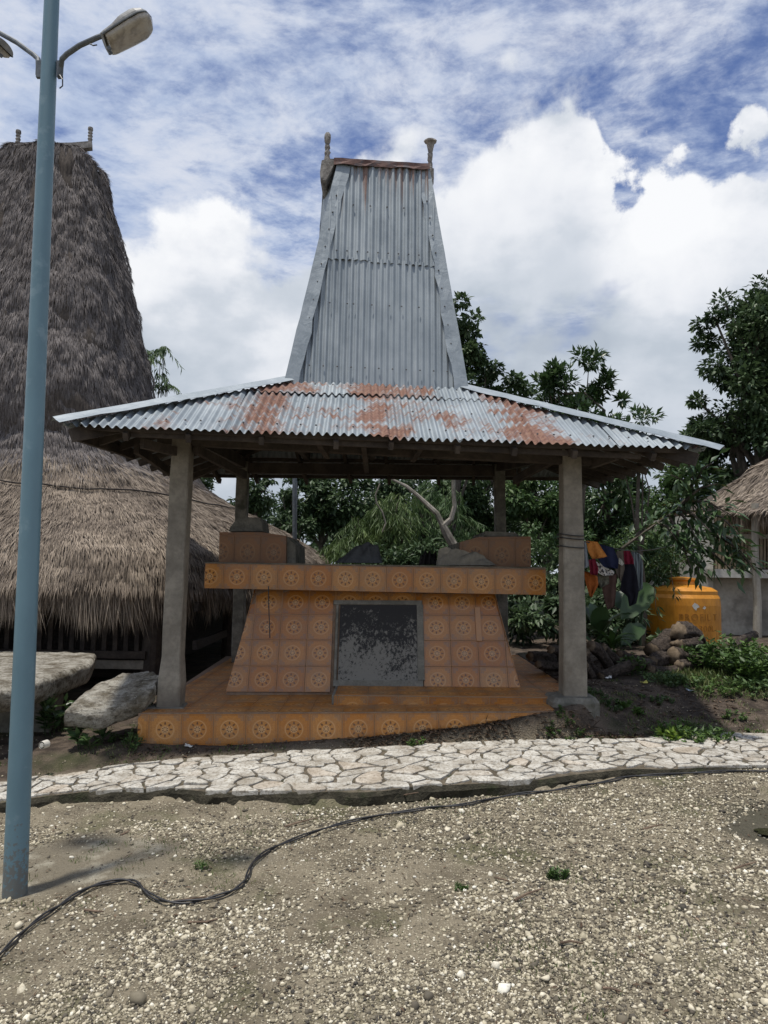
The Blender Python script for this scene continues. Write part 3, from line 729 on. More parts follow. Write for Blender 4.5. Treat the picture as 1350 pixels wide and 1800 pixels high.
# front tiles; the left lower corner is broken off
H = zl + .03
tiles(plinth, (xl, FY, zl), B - A, (0, 0, 1), [(-.0, -.34), (XC - xl, -.34), (XC - xl, -.006), (.035, -.006), (0, -.05)], TL, (.105, -.298), M_tile)
tiles(plinth, (xl, FY, zl), B - A, PF[3] - PF[0], [(.03, .006), (XC - xl - .003, .006), (XC - xl - .003, .24), (.03, .24)], TL, (.105, -.06), M_tilefloor)
tiles(plinth, (xl, FY, zl), B - A, PF[3] - PF[0], [(.03, .2401), (xr - xl - .003, .2401), (xr - xl - .003, YB_ - FY - .01), (.01, YB_ - FY - .01)], TL, (.105, -.06), M_tilefloor)
tiles(plinth, PF[3], PF[0] - PF[3], (0, 0, 1), [(0, -.3), (YB_ - FY - .02, -.3), (YB_ - FY - .02, -.006), (0, -.006)], TL, (.1, -.298), M_tile)
nose = MB(); nose.beam(A + np.array([.03, -.002, .001]), A + (B - A) * ((XC - xl) / (xr - xl)) + np.array([0, -.002, .001]), .016, .012); nose.obj('edge_trim', M_grout, plinth)
# raised step along the right half
sa = P(583, 1241, 7.3); sb = P(1000, 1243, 7.3)
sx0, sx1 = sa[0], 1.78; sy0, sy1 = 7.30, 7.95
sz0 = .35; sz1 = P(583, 1222, 7.3)[2]; sz2 = P(958, 1226, 7.3)[2]
st = MB(); st.hexa([(sx0, sy0, .3), (sx1, sy0, .3), (sx1, sy1, .3), (sx0, sy1, .3)], [(sx0, sy0, sz1), (sx1, sy0, sz2), (sx1, sy1, sz2 - .0), (sx0, sy1, sz1)])
st.obj('step_body', M_cem, plinth)
tiles(plinth, (sx0, sy0, sz1), (sx1 - sx0, 0, sz2 - sz1), (0, 0, 1), [(.02, -.14), (sx1 - sx0, -.14), (sx1 - sx0, -.004), (.02, -.004)], TL, (.055, -.3), M_tile)
tiles(plinth, (sx0, sy0, sz1), (sx1 - sx0, 0, sz2 - sz1), (0, 1, 0), [(.03, .005), (sx1 - sx0, .005), (sx1 - sx0, .6), (.03, .6)], TL, (.055, 0), M_tilefloor)

# ============================================================ TOMB
YT = 7.85
tomb = thing('tomb', P(655, 1215, 8.8) * (1, 1, 0) + np.array([0, 0, .35]), 'orange tiled tomb with a wide slab top and blackened cement niche', 'tomb')
BL = P(397, 1216, YT); BR = P(918, 1224, YT); TLp = P(449, 1036, 8.30); TRp = P(868, 1044, 8.30)
BL[2] = min(BL[2], .36)
back = [np.array([BR[0] - .0, 10.2, BR[2]]), np.array([BL[0], 10.2, BL[2]]), np.array([TRp[0], 9.9, TRp[2]]), np.array([TLp[0], 9.9, TLp[2]])]
bd = MB(); bd.hexa([BL - np.array([0, 0, .02]), BR - np.array([0, 0, .1]), back[0] - np.array([0, 0, .1]), back[1] - np.array([0, 0, .02])], [TLp, TRp, back[2], back[3]])
body = bd.obj('tomb_body', M_grout, tomb)
Uv = nrm(BR - BL); mid = (TLp + TRp) / 2 - (BL + BR) / 2; Vu = nrm(mid - Uv * np.dot(mid, Uv)); Nb = np.cross(Uv, Vu)
def on_body(px, py):                     # pixel -> plane coords of the front face
    d = ray(px, py); t = np.dot(BL - EYE, Nb) / np.dot(d, Nb); q = EYE + d * t - BL; return np.array([np.dot(q, Uv), np.dot(q, Vu)])
c = {k: on_body(*v) for k, v in dict(bl=(397, 1216), br=(918, 1224), tl=(449, 1036), tr=(868, 1044), nl=(586, 1056), nr=(742, 1058), nb=(586, 1203), nbr=(742, 1207), s=(478, 1216), m=(745, 1176)).items()}
L_ = [c['bl'], (c['nl'][0], c['bl'][1]), (c['nl'][0], c['tl'][1]), c['tl']]
R_ = [(c['nr'][0], c['br'][1]), c['br'], c['tr'], (c['nr'][0], c['tr'][1])]
rowo = on_body(500, 1171)[1]
tsz = (.30, (on_body(500, 1125)[1] - rowo))
pw = on_body(585, 1200)[0]
tiles(body, BL, Uv, Vu, L_, tsz, (pw - 4 * .30, rowo), M_tile)
tiles(body, BL, Uv, Vu, R_, tsz, (c['nr'][0], rowo), M_tile)
nt = c['nl'][1]
tiles(body, BL, Uv, Vu, [(c['nl'][0], nt), (c['nr'][0], nt), (c['nr'][0], c['tr'][1]), (c['nl'][0], c['tl'][1])], tsz, (pw, rowo), M_tile)
tiles(body, BR, back[0] - BR, back[2] - back[0] + 0 * Vu, [(0, 0), (2.3, 0), (2.0, 1.25), (.45, 1.25)], .3, (0, 0), M_tile)
tiles(body, back[1], BL - back[1], TLp - BL, [(0, 0), (2.3, 0), (1.9, 1.2), (.3, 1.2)], .3, (0, 0), M_tile)
def body_box(name, px0, py0, px1, py1, h0, h1, m_, bev=0.0):
    a = on_body(px0, py1); b = on_body(px1, py0)
    W3 = lambda u, v, h: BL + Uv * u + Vu * v + Nb * h
    k = bev
    mb = MB(); mb.hexa([W3(a[0], a[1], h0), W3(b[0], a[1], h0), W3(b[0], b[1], h0), W3(a[0], b[1], h0)], [W3(a[0] + k, a[1] + k, h1), W3(b[0] - k, a[1] + k, h1), W3(b[0] - k, b[1] - k, h1), W3(a[0] + k, b[1] - k, h1)])
    return mb.obj(name, m_, body)
body_box('niche_panel', 594, 1062, 736, 1198, .0, .012, M_soot)
for q in ((586, 1056, 742, 1064), (585, 1196, 744, 1208)): body_box('niche_frame', *q, .001, .024, M_cem, .006)
for q in ((586, 1063, 596, 1197), (734, 1063, 744, 1197)): body_box('niche_frame', *q, .001, .022, M_cem, .006)
body_box('glossy_moulding', 837, 1068, 844, 1128, .006, .022, M_tile, .004)
# slab
SY = 8.08; SA = P(360, 1034, SY); SB = P(959, 1046, SY); SA2 = P(361, 990, SY); SB2 = P(959, 999, SY)
SYb = 10.25
sl = MB(); e = np.array([0, SYb - SY, 0]); sl.hexa([SA, SB, SB + e, SA + e], [SA2, SB2, SB2 + e, SA2 + e])
slab = sl.obj('slab', M_grout, tomb)
hs = np.linalg.norm(SA2 - SA)
wS = np.linalg.norm(SB - SA)
tiles(slab, SA, SB - SA, (0, 0, 1), [(0, .0), (wS, .0), (wS, hs + .002), (0, hs - .004)], (.3, hs + .03), (-.10, -.02), M_tile)
tiles(slab, SB, (0, 1, 0), (0, 0, 1), [(0, 0), (SYb - SY, 0), (SYb - SY, hs), (0, hs)], (.3, hs + .03), (0, -.02), M_tile)
tiles(slab, SA + e, (0, -1, 0), (0, 0, 1), [(0, 0), (SYb - SY, 0), (SYb - SY, hs), (0, hs)], (.3, hs + .03), (0, -.02), M_tile)
tp = MB(); tp.hexa([SA2 + (0, .0, .001), SB2 + (0, 0, .001), SB2 + e, SA2 + e], [SA2 + (-.004, -.006, .012), SB2 + (.004, -.006, .012), SB2 + e + (.004, 0, .012), SA2 + e + (-.004, 0, .012)])
tp.obj('slab_top', M_concdk, slab)
# raised ends on the slab
def headblock(name, pts, Y0, Y1, m_tile_):
    f = [P(*q, Y0) for q in pts]; n = len(f); e_ = np.array([0, Y1 - Y0, 0])
    V = f + [q + e_ for q in f]; Fc = [list(range(n)), [n + i for i in range(n)][::-1]] + [[i, n + i, n + (i + 1) % n, (i + 1) % n] for i in range(n)]
    o = obj(name, V, Fc, M_grout if m_tile_ else M_concdk, tomb)
    if m_tile_:
        O = f[0]; U = nrm(f[1] - f[0]); Wv = np.array([0, 0, 1.0])
        poly = [(np.dot(q - O, U), q[2] - O[2] + 0 * 1) for q in f]
        tiles(o, O + np.array([0, -.001, 0]), U, Wv, poly, m_tile_[0], m_tile_[1], M_tileshade)
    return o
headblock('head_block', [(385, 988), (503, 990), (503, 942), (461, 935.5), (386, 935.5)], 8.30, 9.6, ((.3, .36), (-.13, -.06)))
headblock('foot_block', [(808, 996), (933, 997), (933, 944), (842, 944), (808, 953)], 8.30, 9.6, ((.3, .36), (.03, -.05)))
headblock('block_end', [(503.5, 990), (520, 990), (519, 958), (504, 943)], 8.38, 9.4, None)
headblock('block_end', [(799, 995), (807.5, 995), (807.5, 953), (799, 956)], 8.38, 9.4, None)
headblock('capstone', [(851, 943), (914, 943), (906, 936), (853, 934)], 8.36, 9.5, None)
dm = MB()
prof = [(402, 934), (405, 926), (412, 917), (422, 911), (434, 909), (456, 910), (460, 918), (462, 934)]
f = [P(*q, 8.6) for q in prof]; n = len(f)
dm.add(f + [q + (0, .5, 0) for q in f], [list(range(n)), [n + i for i in range(n)][::-1]] + [[i, n + i, n + (i + 1) % n, (i + 1) % n] for i in range(n)])
dm.obj('rounded_headstone', M_concdk, tomb)
wire = MB(); wire.tube([P(472, 1030, 8.0), P(472, 1048, 8.0), P(473, 1080, 7.98), P(474.5, 1122, 7.95)], .006, 5); wire.obj('hanging_wire', M_cable, tomb)

# tarps lying on the slab
def crumple(name, prof, Y0, dep, m_, label, seed):
    xs = np.linspace(prof[0][0], prof[-1][0], 56); top = np.interp(xs, [p[0] for p in prof], [p[1] for p in prof])
    botl = np.interp(xs, [prof[0][0], prof[-1][0]], [prof[0][2], prof[-1][2]]); V = []; nr = 26; gg = random.Random(seed); cre = [(gg.uniform(.3, .6), gg.uniform(3, 13) * gg.choice((-1, 1)), gg.uniform(2, 9), gg.uniform(0, 6)) for _ in range(4)]
    for j in range(nr):
        v = j / (nr - 1)
        for i, px in enumerate(xs):
            b = P(px, botl[i], Y0); t_ = P(px, top[i], Y0); h = t_[2] - b[2]; u = i / 55
            w1 = sum(am * abs(math.sin(ku * u + kv * v + f0)) for am, ku, kv, f0 in cre) ; w2 = fbm(np.array(u * 9), np.array(v * 5), seed + 3, 2) - .5
            prof_h = min(1, (v * 2.6) ** .6) * min(1, ((1 - v) * 2.0) ** .7); fold = (w1 - .9) * .9 + w2 * .5
            V.append((b[0] + w2 * .03, Y0 + dep * v - .035 * fold * min(1, h / .05), b[2] + .002 + max(0, h * prof_h * (1 + .45 * fold))))
    n = len(xs); Fc = [[j * n + i, j * n + i + 1, (j + 1) * n + i + 1, (j + 1) * n + i] for j in range(nr - 1) for i in range(n - 1)]
    obj(name, V, Fc, m_, label=label, cat='tarpaulin', smooth=True)
crumple('folded_tarpaulin', [(588, 988, 989), (600, 980, 989), (612, 968, 989), (634, 960, 990), (648, 957, 990), (664, 963, 990), (668, 976, 990), (672, 988, 990)], 8.5, .4, cloth('grey_tarp', (.10, .105, .11)), 'dark grey crumpled tarpaulin lying in the middle of the tomb slab', 5)
crumple('crumpled_sheet', [(768, 992, 994), (772, 972, 994), (785, 968, 994), (802, 967, 994), (830, 974, 994), (850, 981, 994), (866, 989, 994), (874, 993, 994)], 8.14, .16, cloth('brown_grey_sheet', (.21, .195, .165)), 'pale grey brown crumpled sheet in front of the right tomb block', 9)
crumple('black_sack', [(738, 991, 993), (742, 975, 993), (756, 973, 993), (768, 975, 993), (771, 991, 993)], 8.6, .4, cloth('black_sack', (.03, .028, .027)), 'small black sack on the slab between the two tarpaulins', 13)

# ============================================================ PAVILION
pav = thing('pavilion', (-.1, 9, .33), 'open pavilion with concrete pillars and tall corrugated iron roof tower', 'pavilion')
EFL = P(112, 746, 6.45); EFR = P(1240, 790, 6.72)
EBL = P(312, 836, 11.0); EBR = P(1058, 842, 11.2)
TF = [P(504, 672, 7.95), P(820, 686, 8.10)]
TBk = [TF[0] + (0.05, 1.75, .03), TF[1] + (.05, 1.75, .03)]
XF = [P(596, 289, 8.50), P(752, 299, 8.60)]
XB = [P(570, 322, 9.0), P(741, 334, 9.08)]
XB[0][2] = XF[0][2] - .02; XB[1][2] = XF[1][2] - .02
print('eave', EFL.round(2), EFR.round(2), EBL.round(2), EBR.round(2), 'tower', TF[0].round(2), TF[1].round(2), XF[0].round(2), XF[1].round(2))

def corrugated(A, B, C, D, pitch, amp, seams, v0=0, v1=1, m_=None, lift=0, name='roof_sheet', jag=.02, seed=1, urange=None):
    """plane quad A,B (eave left,right) C,D (top right,left); sheets run up the slope between the two hips"""
    g = np.random.default_rng(seed)
    A, B, C, D = map(lambda q: np.array(q, float), (A, B, C, D))
    U = nrm(B - A); T = (C + D) / 2 - (A + B) / 2; Vd = nrm(T - U * np.dot(T, U)); N = np.cross(U, Vd)
    to = lambda q: (np.dot(q - A, U), np.dot(q - A, Vd))
    a, b, c_, d_ = to(A), to(B), to(C), to(D)
    Wd = b[0]; Ht = (c_[1] + d_[1]) / 2
    def vtop(u):
        if u < d_[0]: return d_[1] * max(0, u) / max(d_[0], 1e-6)
        if u > c_[0]: return c_[1] * max(0, (b[0] - u)) / max(b[0] - c_[0], 1e-6)
        return d_[1] + (c_[1] - d_[1]) * (u - d_[0]) / (c_[0] - d_[0])
    def offN(u, v):                        # bilinear lift so the skewed quad is followed
        uu = min(1, max(0, u / Wd)); vv = min(1, max(0, v / Ht))
        q = (A * (1 - uu) + B * uu) * (1 - vv) + (D * (1 - uu) + C * uu) * vv
        return np.dot(q - A, N)
    edges = [0] + [s_ * Wd for s_ in seams] + [Wd]
    for k in range(len(edges) - 1):
        u0, u1 = edges[k] - (0 if k == 0 else .02), edges[k + 1] + (0 if k == len(edges) - 2 else .02)
        lf = lift + (k % 2) * .004; lo = v0 * Ht + g.uniform(-jag, jag * .3); nrow = max(3, int((v1 - v0) * Ht / .18) + 2)
        us = np.arange(u0, u1 + 1e-6, pitch / 8); V = []; uvs = []
        sk = g.normal(0, .012)
        warp_ = g.uniform(0, 10)
        for u in us:
            vt = min(vtop(u), v1 * Ht)
            l2 = min(lo + sk * (u - u0), vt)
            for r in range(nrow):
                v = l2 + (vt - l2) * r / (nrow - 1)
                am = amp * (1 + .3 * math.sin(u * 3.1 + warp_))
                h = am * math.cos(2 * PI * u / pitch) + lf + offN(u, v) + .006 * math.sin(u * 2.3 + v * 3 + warp_)
                V.append(A + U * u + Vd * v + N * h); uvs.append((u / Wd, v))
        Fc = [[i * nrow + r, (i + 1) * nrow + r, (i + 1) * nrow + r + 1, i * nrow + r + 1] for i in range(len(us) - 1) for r in range(nrow - 1)]
        uv = np.array([uvs[vi] for f in Fc for vi in f])
        obj(name, V, Fc, m_, pav, uv=uv, smooth=True)
        if v0 == v1: break
    return A, U, Vd, N, Wd, Ht
SK = .016
fr = corrugated(EFL, EFR, TF[1], TF[0], .0785, SK, [.13, .245, .37, .495, .61, .735, .865], 0, .80, M_metal_front, 0, seed=2)
corrugated(EFL, EFR, TF[1], TF[0], .0785, SK, [.42, .60], .755, 1.0, M_metal_upper, .012, seed=5, jag=.01)
corrugated(EBL, EFL, TF[0], TBk[0], .08, SK, [.25, .5, .75], 0, 1, M_metal, 0, seed=6)
corrugated(EFR, EBR, TBk[1], TF[1], .08, SK, [.25, .5, .75], 0, 1, M_metal, 0, seed=7)
corrugated(EBR, EBL, TBk[0], TBk[1], .08, SK, [.2, .4, .6, .8], 0, 1, M_metal, 0, seed=8)
def tower_face(A, B, C, D, seed):
    # parallel corrugation: a wall of vertical sheets trimmed by the corner flashings
    corrugated(A, B, C, D, .0690, .011, [.34, .68], 0, .56, M_metal, 0, 'tower_sheet', seed=seed, jag=.006)
    corrugated(A, B, C, D, .0830, .012, [.44, .70], .545, 1.0, M_metal_drip, .014, 'tower_sheet', seed=seed + 1, jag=.006)
tf_lift = np.array([0, 0, -.03])
tower_face(TF[0] + tf_lift, TF[1] + tf_lift, XF[1], XF[0], 20)
tower_face(TBk[1] + tf_lift, TBk[0] + tf_lift, XB[0], XB[1], 50)

def flashing(a, b, n1, n2, w1, w2, seed, name='flashing', m_=M_flash, segs=14, wob=.006, lift=.024):
    """folded strip along a..b; flaps go towards n1 and n2"""
    g = np.random.default_rng(seed); a = np.array(a, float); b = np.array(b, float); V = []; Fc = []
    n1 = nrm(n1); n2 = nrm(n2); up = nrm(-(n1 + n2)); ns = 5
    for i in range(segs + 1):
        t_ = i / segs; p = a + (b - a) * t_; k = g.normal(0, wob, ns); w1_ = w1 * (1 + g.normal(0, .05)); w2_ = w2 * (1 + g.normal(0, .09))
        row = [p + n1 * w1_ + up * (lift + k[0]), p + n1 * w1_ * .5 + up * (lift + .002 + k[1]), p + up * (lift + .010 + k[2] * .4), p + n2 * w2_ * .5 + up * (lift + .002 + k[3]), p + n2 * w2_ + up * (lift + k[4])]
        V += row
    for i in range(segs):
        for j in range(ns - 1): Fc.append([i * ns + j, i * ns + j + 1, (i + 1) * ns + j + 1, (i + 1) * ns + j])
    # thickness
    n = len(V); V2 = [np.array(q) - up * .003 for q in V]; Fc += [[n + k for k in f[::-1]] for f in Fc]
    return obj(name, V + V2, Fc, m_, pav)
def perp(edge, toward):
    e_ = nrm(edge); t_ = np.array(toward, float); return nrm(t_ - e_ * np.dot(t_, e_))
for (a, b, o1, o2, s_) in ((TF[0] + (0, -.03, -.02), XF[0], TF[1] - TF[0], TBk[0] - TF[0], 1), (TF[1] + (0, -.03, -.02), XF[1], TF[0] - TF[1], TBk[1] - TF[1], 2),
                           (TBk[0], XB[0], TBk[1] - TBk[0], TF[0] - TBk[0], 3), (TBk[1], XB[1], TBk[0] - TBk[1], TF[1] - TBk[1], 4)):
    flashing(a, b, perp(b - a, o1), perp(b - a, o2), .15 if s_ < 3 else .05, .16 if s_ < 3 else .05, s_, segs=18, wob=.006, lift=.024 if s_ < 3 else .004)
for nm_, q_ in (('side_cladding', (TBk[0], TF[0] + tf_lift, XF[0], XB[0])), ('side_cladding', (TF[1] + tf_lift, TBk[1], XB[1], XF[1]))):
    q_ = [np.array(v_) for v_ in q_]; nn_ = nrm(np.cross(q_[1] - q_[0], q_[3] - q_[0])); nn_ = nn_ if nn_[0] * (-1 if nm_ and q_[0][0] < 0 else 1) > 0 else -nn_
    V = []; n_ = 14
    for i in range(n_ + 1):
        t_ = i / n_; l_ = q_[0] + (q_[3] - q_[0]) * t_; r_ = q_[1] + (q_[2] - q_[1]) * t_
        for k in range(4): V.append(l_ + (r_ - l_) * k / 3 + nn_ * (.020 + RNG.normal(0, .003)))
    Fc = [[i * 4 + k, i * 4 + k + 1, (i + 1) * 4 + k + 1, (i + 1) * 4 + k] for i in range(n_) for k in range(3)]; n0 = len(V); V += [v_ - nn_ * .004 for v_ in V]; Fc += [[n0 + k for k in f[::-1]] for f in Fc]
    obj(nm_, V, Fc, M_flash, pav, smooth=True)
tipL = P(94, 738, 6.42); tipR = P(1272, 788, 6.66)
for (a, b, o1, o2, s_) in ((tipL, TF[0] + (0, .03, .05), (EFR - EFL) * 1.0 + (TF[0] - EFL) * 0, EBL - EFL, 5), (tipR, TF[1] + (0, .03, .05), EFL - EFR, EBR - EFR, 6),
                           (EBL, TBk[0], EBR - EBL, EFL - EBL, 7), (EBR, TBk[1], EBL - EBR, EFR - EBR, 8)):
    flashing(a, b, perp(b - a, o1), perp(b - a, o2), .145, .10, s_, segs=20, wob=.003, lift=.020)
rc = flashing(XF[0] + (-.06, -.04, .05), XF[1] + (.02, -.04, .05), (0, -.25, -1), (0, 1, .04), .075, .56, 15, 'ridge_cap', M_rustcap, 12, .006, 0)
# nails
def nails(frame, rows, name='nail_heads', lift=.03):
    A_, U_, V_, N_, Wd, Ht = frame; mb = MB()
    for v, us in rows:
        for u in us:
            p = A_ + U_ * u * Wd + V_ * v * Ht + N_ * lift
            mb.lathe(p, [(.010, -.006), (.009, .004), (.004, .008)], 6)
    mb.obj(name, M_nail, pav, kind='stuff')
g = random.Random(3)
nails(fr, [(.10, [i / 34 + g.uniform(-.005, .005) for i in range(2, 33)]), (.42, [i / 22 + g.uniform(-.006, .006) for i in range(5, 18)]), (.74, [i / 30 for i in range(10, 21)]), (.93, [i / 30 for i in range(11, 20)])], lift=.03)
def plane_frame(A, B, C, D):
    U = nrm(B - A); T = (C + D) / 2 - (A + B) / 2; Vd = nrm(T - U * np.dot(T, U)); return A, U, Vd, np.cross(U, Vd), np.linalg.norm(B - A), np.dot(T, Vd)
tfm = plane_frame(TF[0] + tf_lift, TF[1] + tf_lift, XF[1], XF[0])
nails(tfm, [(.08, [.12 + i * .077 for i in range(11)]), (.35, [.22, .32, .355, .46, .56, .63, .73]), (.585, [.25 + i * .06 for i in range(9)]), (.80, [.34, .44, .54, .64]),
            ] + [(.04 + i * .08, [(.045 + .23 * (.04 + i * .08)), 1 - (.045 + .21 * (.04 + i * .08))]) for i in range(11)], lift=.036)

# pillars
def pillar(bot, top, wd, foot=None, label=None, pm=None):
    mb = MB(); n = 12; V = []; Fc = []; g_ = np.random.default_rng(int(bot[0] * 100) % 97)
    for i in range(n):
        t_ = i / (n - 1); p = bot + (top - bot) * t_
        k = wd / 2 * (1 + (foot[0] if foot and t_ < foot[1] else 0) + (.5 * foot[2] * (1 - t_) if foot and len(foot) > 2 else 0))
        j = g_.normal(0, .0025, 8)
        ch = .88
        ring = [(-k, -k * ch), (-k * ch, -k), (k * ch, -k), (k, -k * ch), (k, k * ch), (k * ch, k), (-k * ch, k), (-k, k * ch)]
        V += [p + np.array([a + j[q], b + j[7 - q], 0]) for q, (a, b) in enumerate(ring)]
    for i in range(n - 1):
        for q in range(8): Fc.append([i * 8 + q, i * 8 + (q + 1) % 8, (i + 1) * 8 + (q + 1) % 8, (i + 1) * 8 + q])
    Fc += [list(range(8))[::-1], [(n - 1) * 8 + q for q in range(8)]]
    obj('pillar', V, Fc, pm or M_conc, pav, label=label)
PL0 = P(300, 1243, 7.25); PL0[2] = zpl(PL0[0]) - .005; PL1 = P(323, 757, 7.30)
PR0 = P(1007, 1222, 7.30); PR1 = P(1002, 790, 7.30)
pillar(PL0, PL1, .185, (.20, .17), 'concrete pillar with chipped thickened foot on the tiles')
pillar(PR0, PR1, .185, (0.0, 0, .52), 'concrete pillar flaring into a mossy foot on a pad')
B0 = np.array([-2.2, 10.6, zl]); B1 = P(427, 830, 10.5); R0 = P(884, 1098, 10.6); R0[2] = .40; R1 = P(877, 835, 10.6)
B0[0] = P(421, 1000, 10.5)[0]
pillar(B0, B1 + (0, 0, .15), .165, None, None, M_concdk); pillar(R0, R1 + (0, 0, .15), .155, None, None, M_concdk)  # rear pillars: shade under the roof painted in by the darker cement
fp = MB(); c0 = PR0 + (-.02, 0, 0); ring = []
for a in np.linspace(0, 2 * PI, 18, endpoint=False): ring.append((.25 * abs(math.cos(a)) ** .5 * np.sign(math.cos(a)) * (1 + RNG.normal(0, .05)), .22 * abs(math.sin(a)) ** .5 * np.sign(math.sin(a)) * (1 + RNG.normal(0, .05))))
Vp = [c0 + (a, b, -.18) for a, b in ring] + [c0 + (a, b, -.045) for a, b in ring] + [c0 + (a * .86, b * .86, .0) for a, b in ring] + [c0 + (0, 0, .02)]
n = 18; fp.add(Vp, [[r * n + i, r * n + (i + 1) % n, (r + 1) * n + (i + 1) % n, (r + 1) * n + i] for r in range(2) for i in range(n)] + [[2 * n + i, 2 * n + (i + 1) % n, 3 * n] for i in range(n)])
fp.obj('footing', M_concdk, pav)
sk = MB(); c0 = PL0; sk.hexa([c0 + (-.26, -.15, -.02), c0 + (.2, -.15, -.02), c0 + (.17, .16, -.02), c0 + (-.2, .16, -.02)], [c0 + (-.2, -.12, .022), c0 + (.15, -.125, .022), c0 + (.12, .12, .03), c0 + (-.14, .12, .03)])
sk.obj('footing', M_concdk, pav)

# timber frame under the sheets
tp_ = [PL1 + (0, 0, -.02), PR1 + (0, 0, -.02), R1 + (0, 0, .12), B1 + (0, 0, .12)]
for i in range(4):
    a, b = tp_[i], tp_[(i + 1) % 4]; mb = MB(); e_ = nrm(b - a) * .25; mb.beam(a - e_ + (0, 0, -.06 + (i % 2) * .07), b + e_ + (0, 0, -.06 + (i % 2) * .07), .10, .15); mb.obj('ring_beam', M_wood, pav)
E4 = [EFL, EFR, EBR, EBL]; T4 = [TF[0], TF[1], TBk[1], TBk[0]]
dn = np.array([0, 0, -.075])
for i in range(4):
    mb = MB(); mb.beam(E4[i] + (T4[i] - E4[i]) * .03 + dn * 1.5, T4[i] + dn * 2.0, .07, .12, jit=.004); mb.obj('hip_rafter', M_wood, pav)
for s_ in range(4):
    a, b, c_, d_ = E4[s_], E4[(s_ + 1) % 4], T4[(s_ + 1) % 4], T4[s_]
    for k in range(1, 10 if s_ % 2 == 0 else 8):
        nn_ = 10 if s_ % 2 == 0 else 8; u = k / nn_ + RNG.normal(0, .008)
        w_e = np.linalg.norm(b - a); w_t = np.linalg.norm(c_ - d_); ue = u * w_e; l0 = (w_e - w_t) / 2
        if ue < l0: tt = ue / l0
        elif ue > w_e - l0: tt = (w_e - ue) / l0
        else: tt = 1
        if tt < .15: continue
        p0 = a + (b - a) * u; sl_ = ((c_ + d_) / 2 - (a + b) / 2)
        mb = MB(); mb.beam(p0 + sl_ * .03 + dn * 1.45, p0 + sl_ * tt + dn * 1.45, .045, .075, jit=.004); mb.obj('rafter', M_wood, pav)
    for t_ in (.07, .36, .66):
        p0 = a + (d_ - a) * t_; p1 = b + (c_ - b) * t_
        mb = MB(); mb.beam(p0 + dn * .82, p1 + dn * .82, .055, .045, jit=.002); mb.obj('purlin', M_wood, pav)
# front fascia plank and diagonal struts
mb = MB(); mb.beam(EFL + (.55, .16, -.05), EFR + (-.55, .16, -.05), .03, .05); mb.obj('eave_batten', M_wood, pav)
for a, b in ((P(345, 790, 7.25), P(430, 835, 8.6)), (P(985, 800, 7.25), P(905, 845, 8.6)), (P(575, 800, 7.4), P(560, 775, 6.9)), (P(725, 805, 7.4), P(742, 780, 6.9)),
             (P(240, 790, 7.3), P(300, 830, 8.5)), (P(1040, 815, 7.3), P(1085, 800, 6.9)), (P(640, 780, 6.9), P(645, 825, 8.2)), (P(330, 800, 7.4), P(250, 780, 6.8)), (P(130, 765, 6.6), P(235, 800, 8.0))):
    mb = MB(); mb.beam(a, b, .05, .09, jit=.003); mb.obj('brace', M_wood, pav)
# horizontal tie beams inside
for t_ in (.25, .5, .75):
    a = tp_[0] + (tp_[1] - tp_[0]) * t_; b = tp_[3] + (tp_[2] - tp_[3]) * t_; mb = MB(); mb.beam(a + (0, 0, .12), b + (0, 0, .12), .07, .12); mb.obj('tie_beam', M_wood, pav)
# ridge timber with carved ends and finials
rm0 = (XF[0] + XB[0]) / 2; rm1 = (XF[1] + XB[1]) / 2
mb = MB(); mb.beam(rm0 + (-.0, 0, -.02), rm1 + (.10, 0, -.02), .22, .13); mb.obj('ridge_beam', M_carved, pav)
def slabby(pts, Y, dep, m_, name, nseg=1):
    f = [P(*q, Y) for q in pts]; n = len(f); V = []; 
    c_ = np.mean(f, 0)
    V += [c_ + (q - c_) * .9 for q in f] + [q + (0, .03, 0) for q in f] + [q + (0, dep - .03, 0) for q in f] + [c_ + (q - c_) * .9 + (0, dep, 0) for q in f]
    Fc = [list(range(n)), [3 * n + i for i in range(n)][::-1]] + [[r * n + i, (r + 1) * n + i, (r + 1) * n + (i + 1) % n, r * n + (i + 1) % n] for r in range(3) for i in range(n)]
    return obj(name, V, Fc, m_, pav)
slabby([(563, 316), (562, 300), (565, 280), (575, 277), (588, 277), (589, 286), (583, 300), (573, 318), (567, 319)], 8.48, .5, M_carved, 'carved_beam_end')
slabby([(749, 291), (763, 295), (763, 312), (758, 320), (757, 308)], 8.62, .4, M_carved, 'carved_beam_end')
fi = MB(); z0 = P(575, 279, 8.7)
def finial(p, prof, nm='finial'):
    mb = MB(); V = []; n = 10
    mb.lathe(p, prof, n)
    v = np.array(mb.v); v[:, 1] = p[1] + (v[:, 1] - p[1]) * .75; v += RNG.normal(0, .003, v.shape); mb.v = v.tolist(); mb.obj(nm, M_carved, pav)
px_m = 8.7 / F
finial(z0, [(6 * px_m, -.05), (5 * px_m, 2 * px_m), (4.2 * px_m, 6 * px_m), (5.5 * px_m, 11 * px_m), (4.2 * px_m, 16 * px_m), (5.6 * px_m, 21 * px_m), (4.8 * px_m, 26 * px_m), (3.3 * px_m, 28 * px_m), (5 * px_m, 33 * px_m), (6 * px_m, 40 * px_m), (5.6 * px_m, 46 * px_m), (3 * px_m, 50 * px_m), (.5 * px_m, 51 * px_m)])
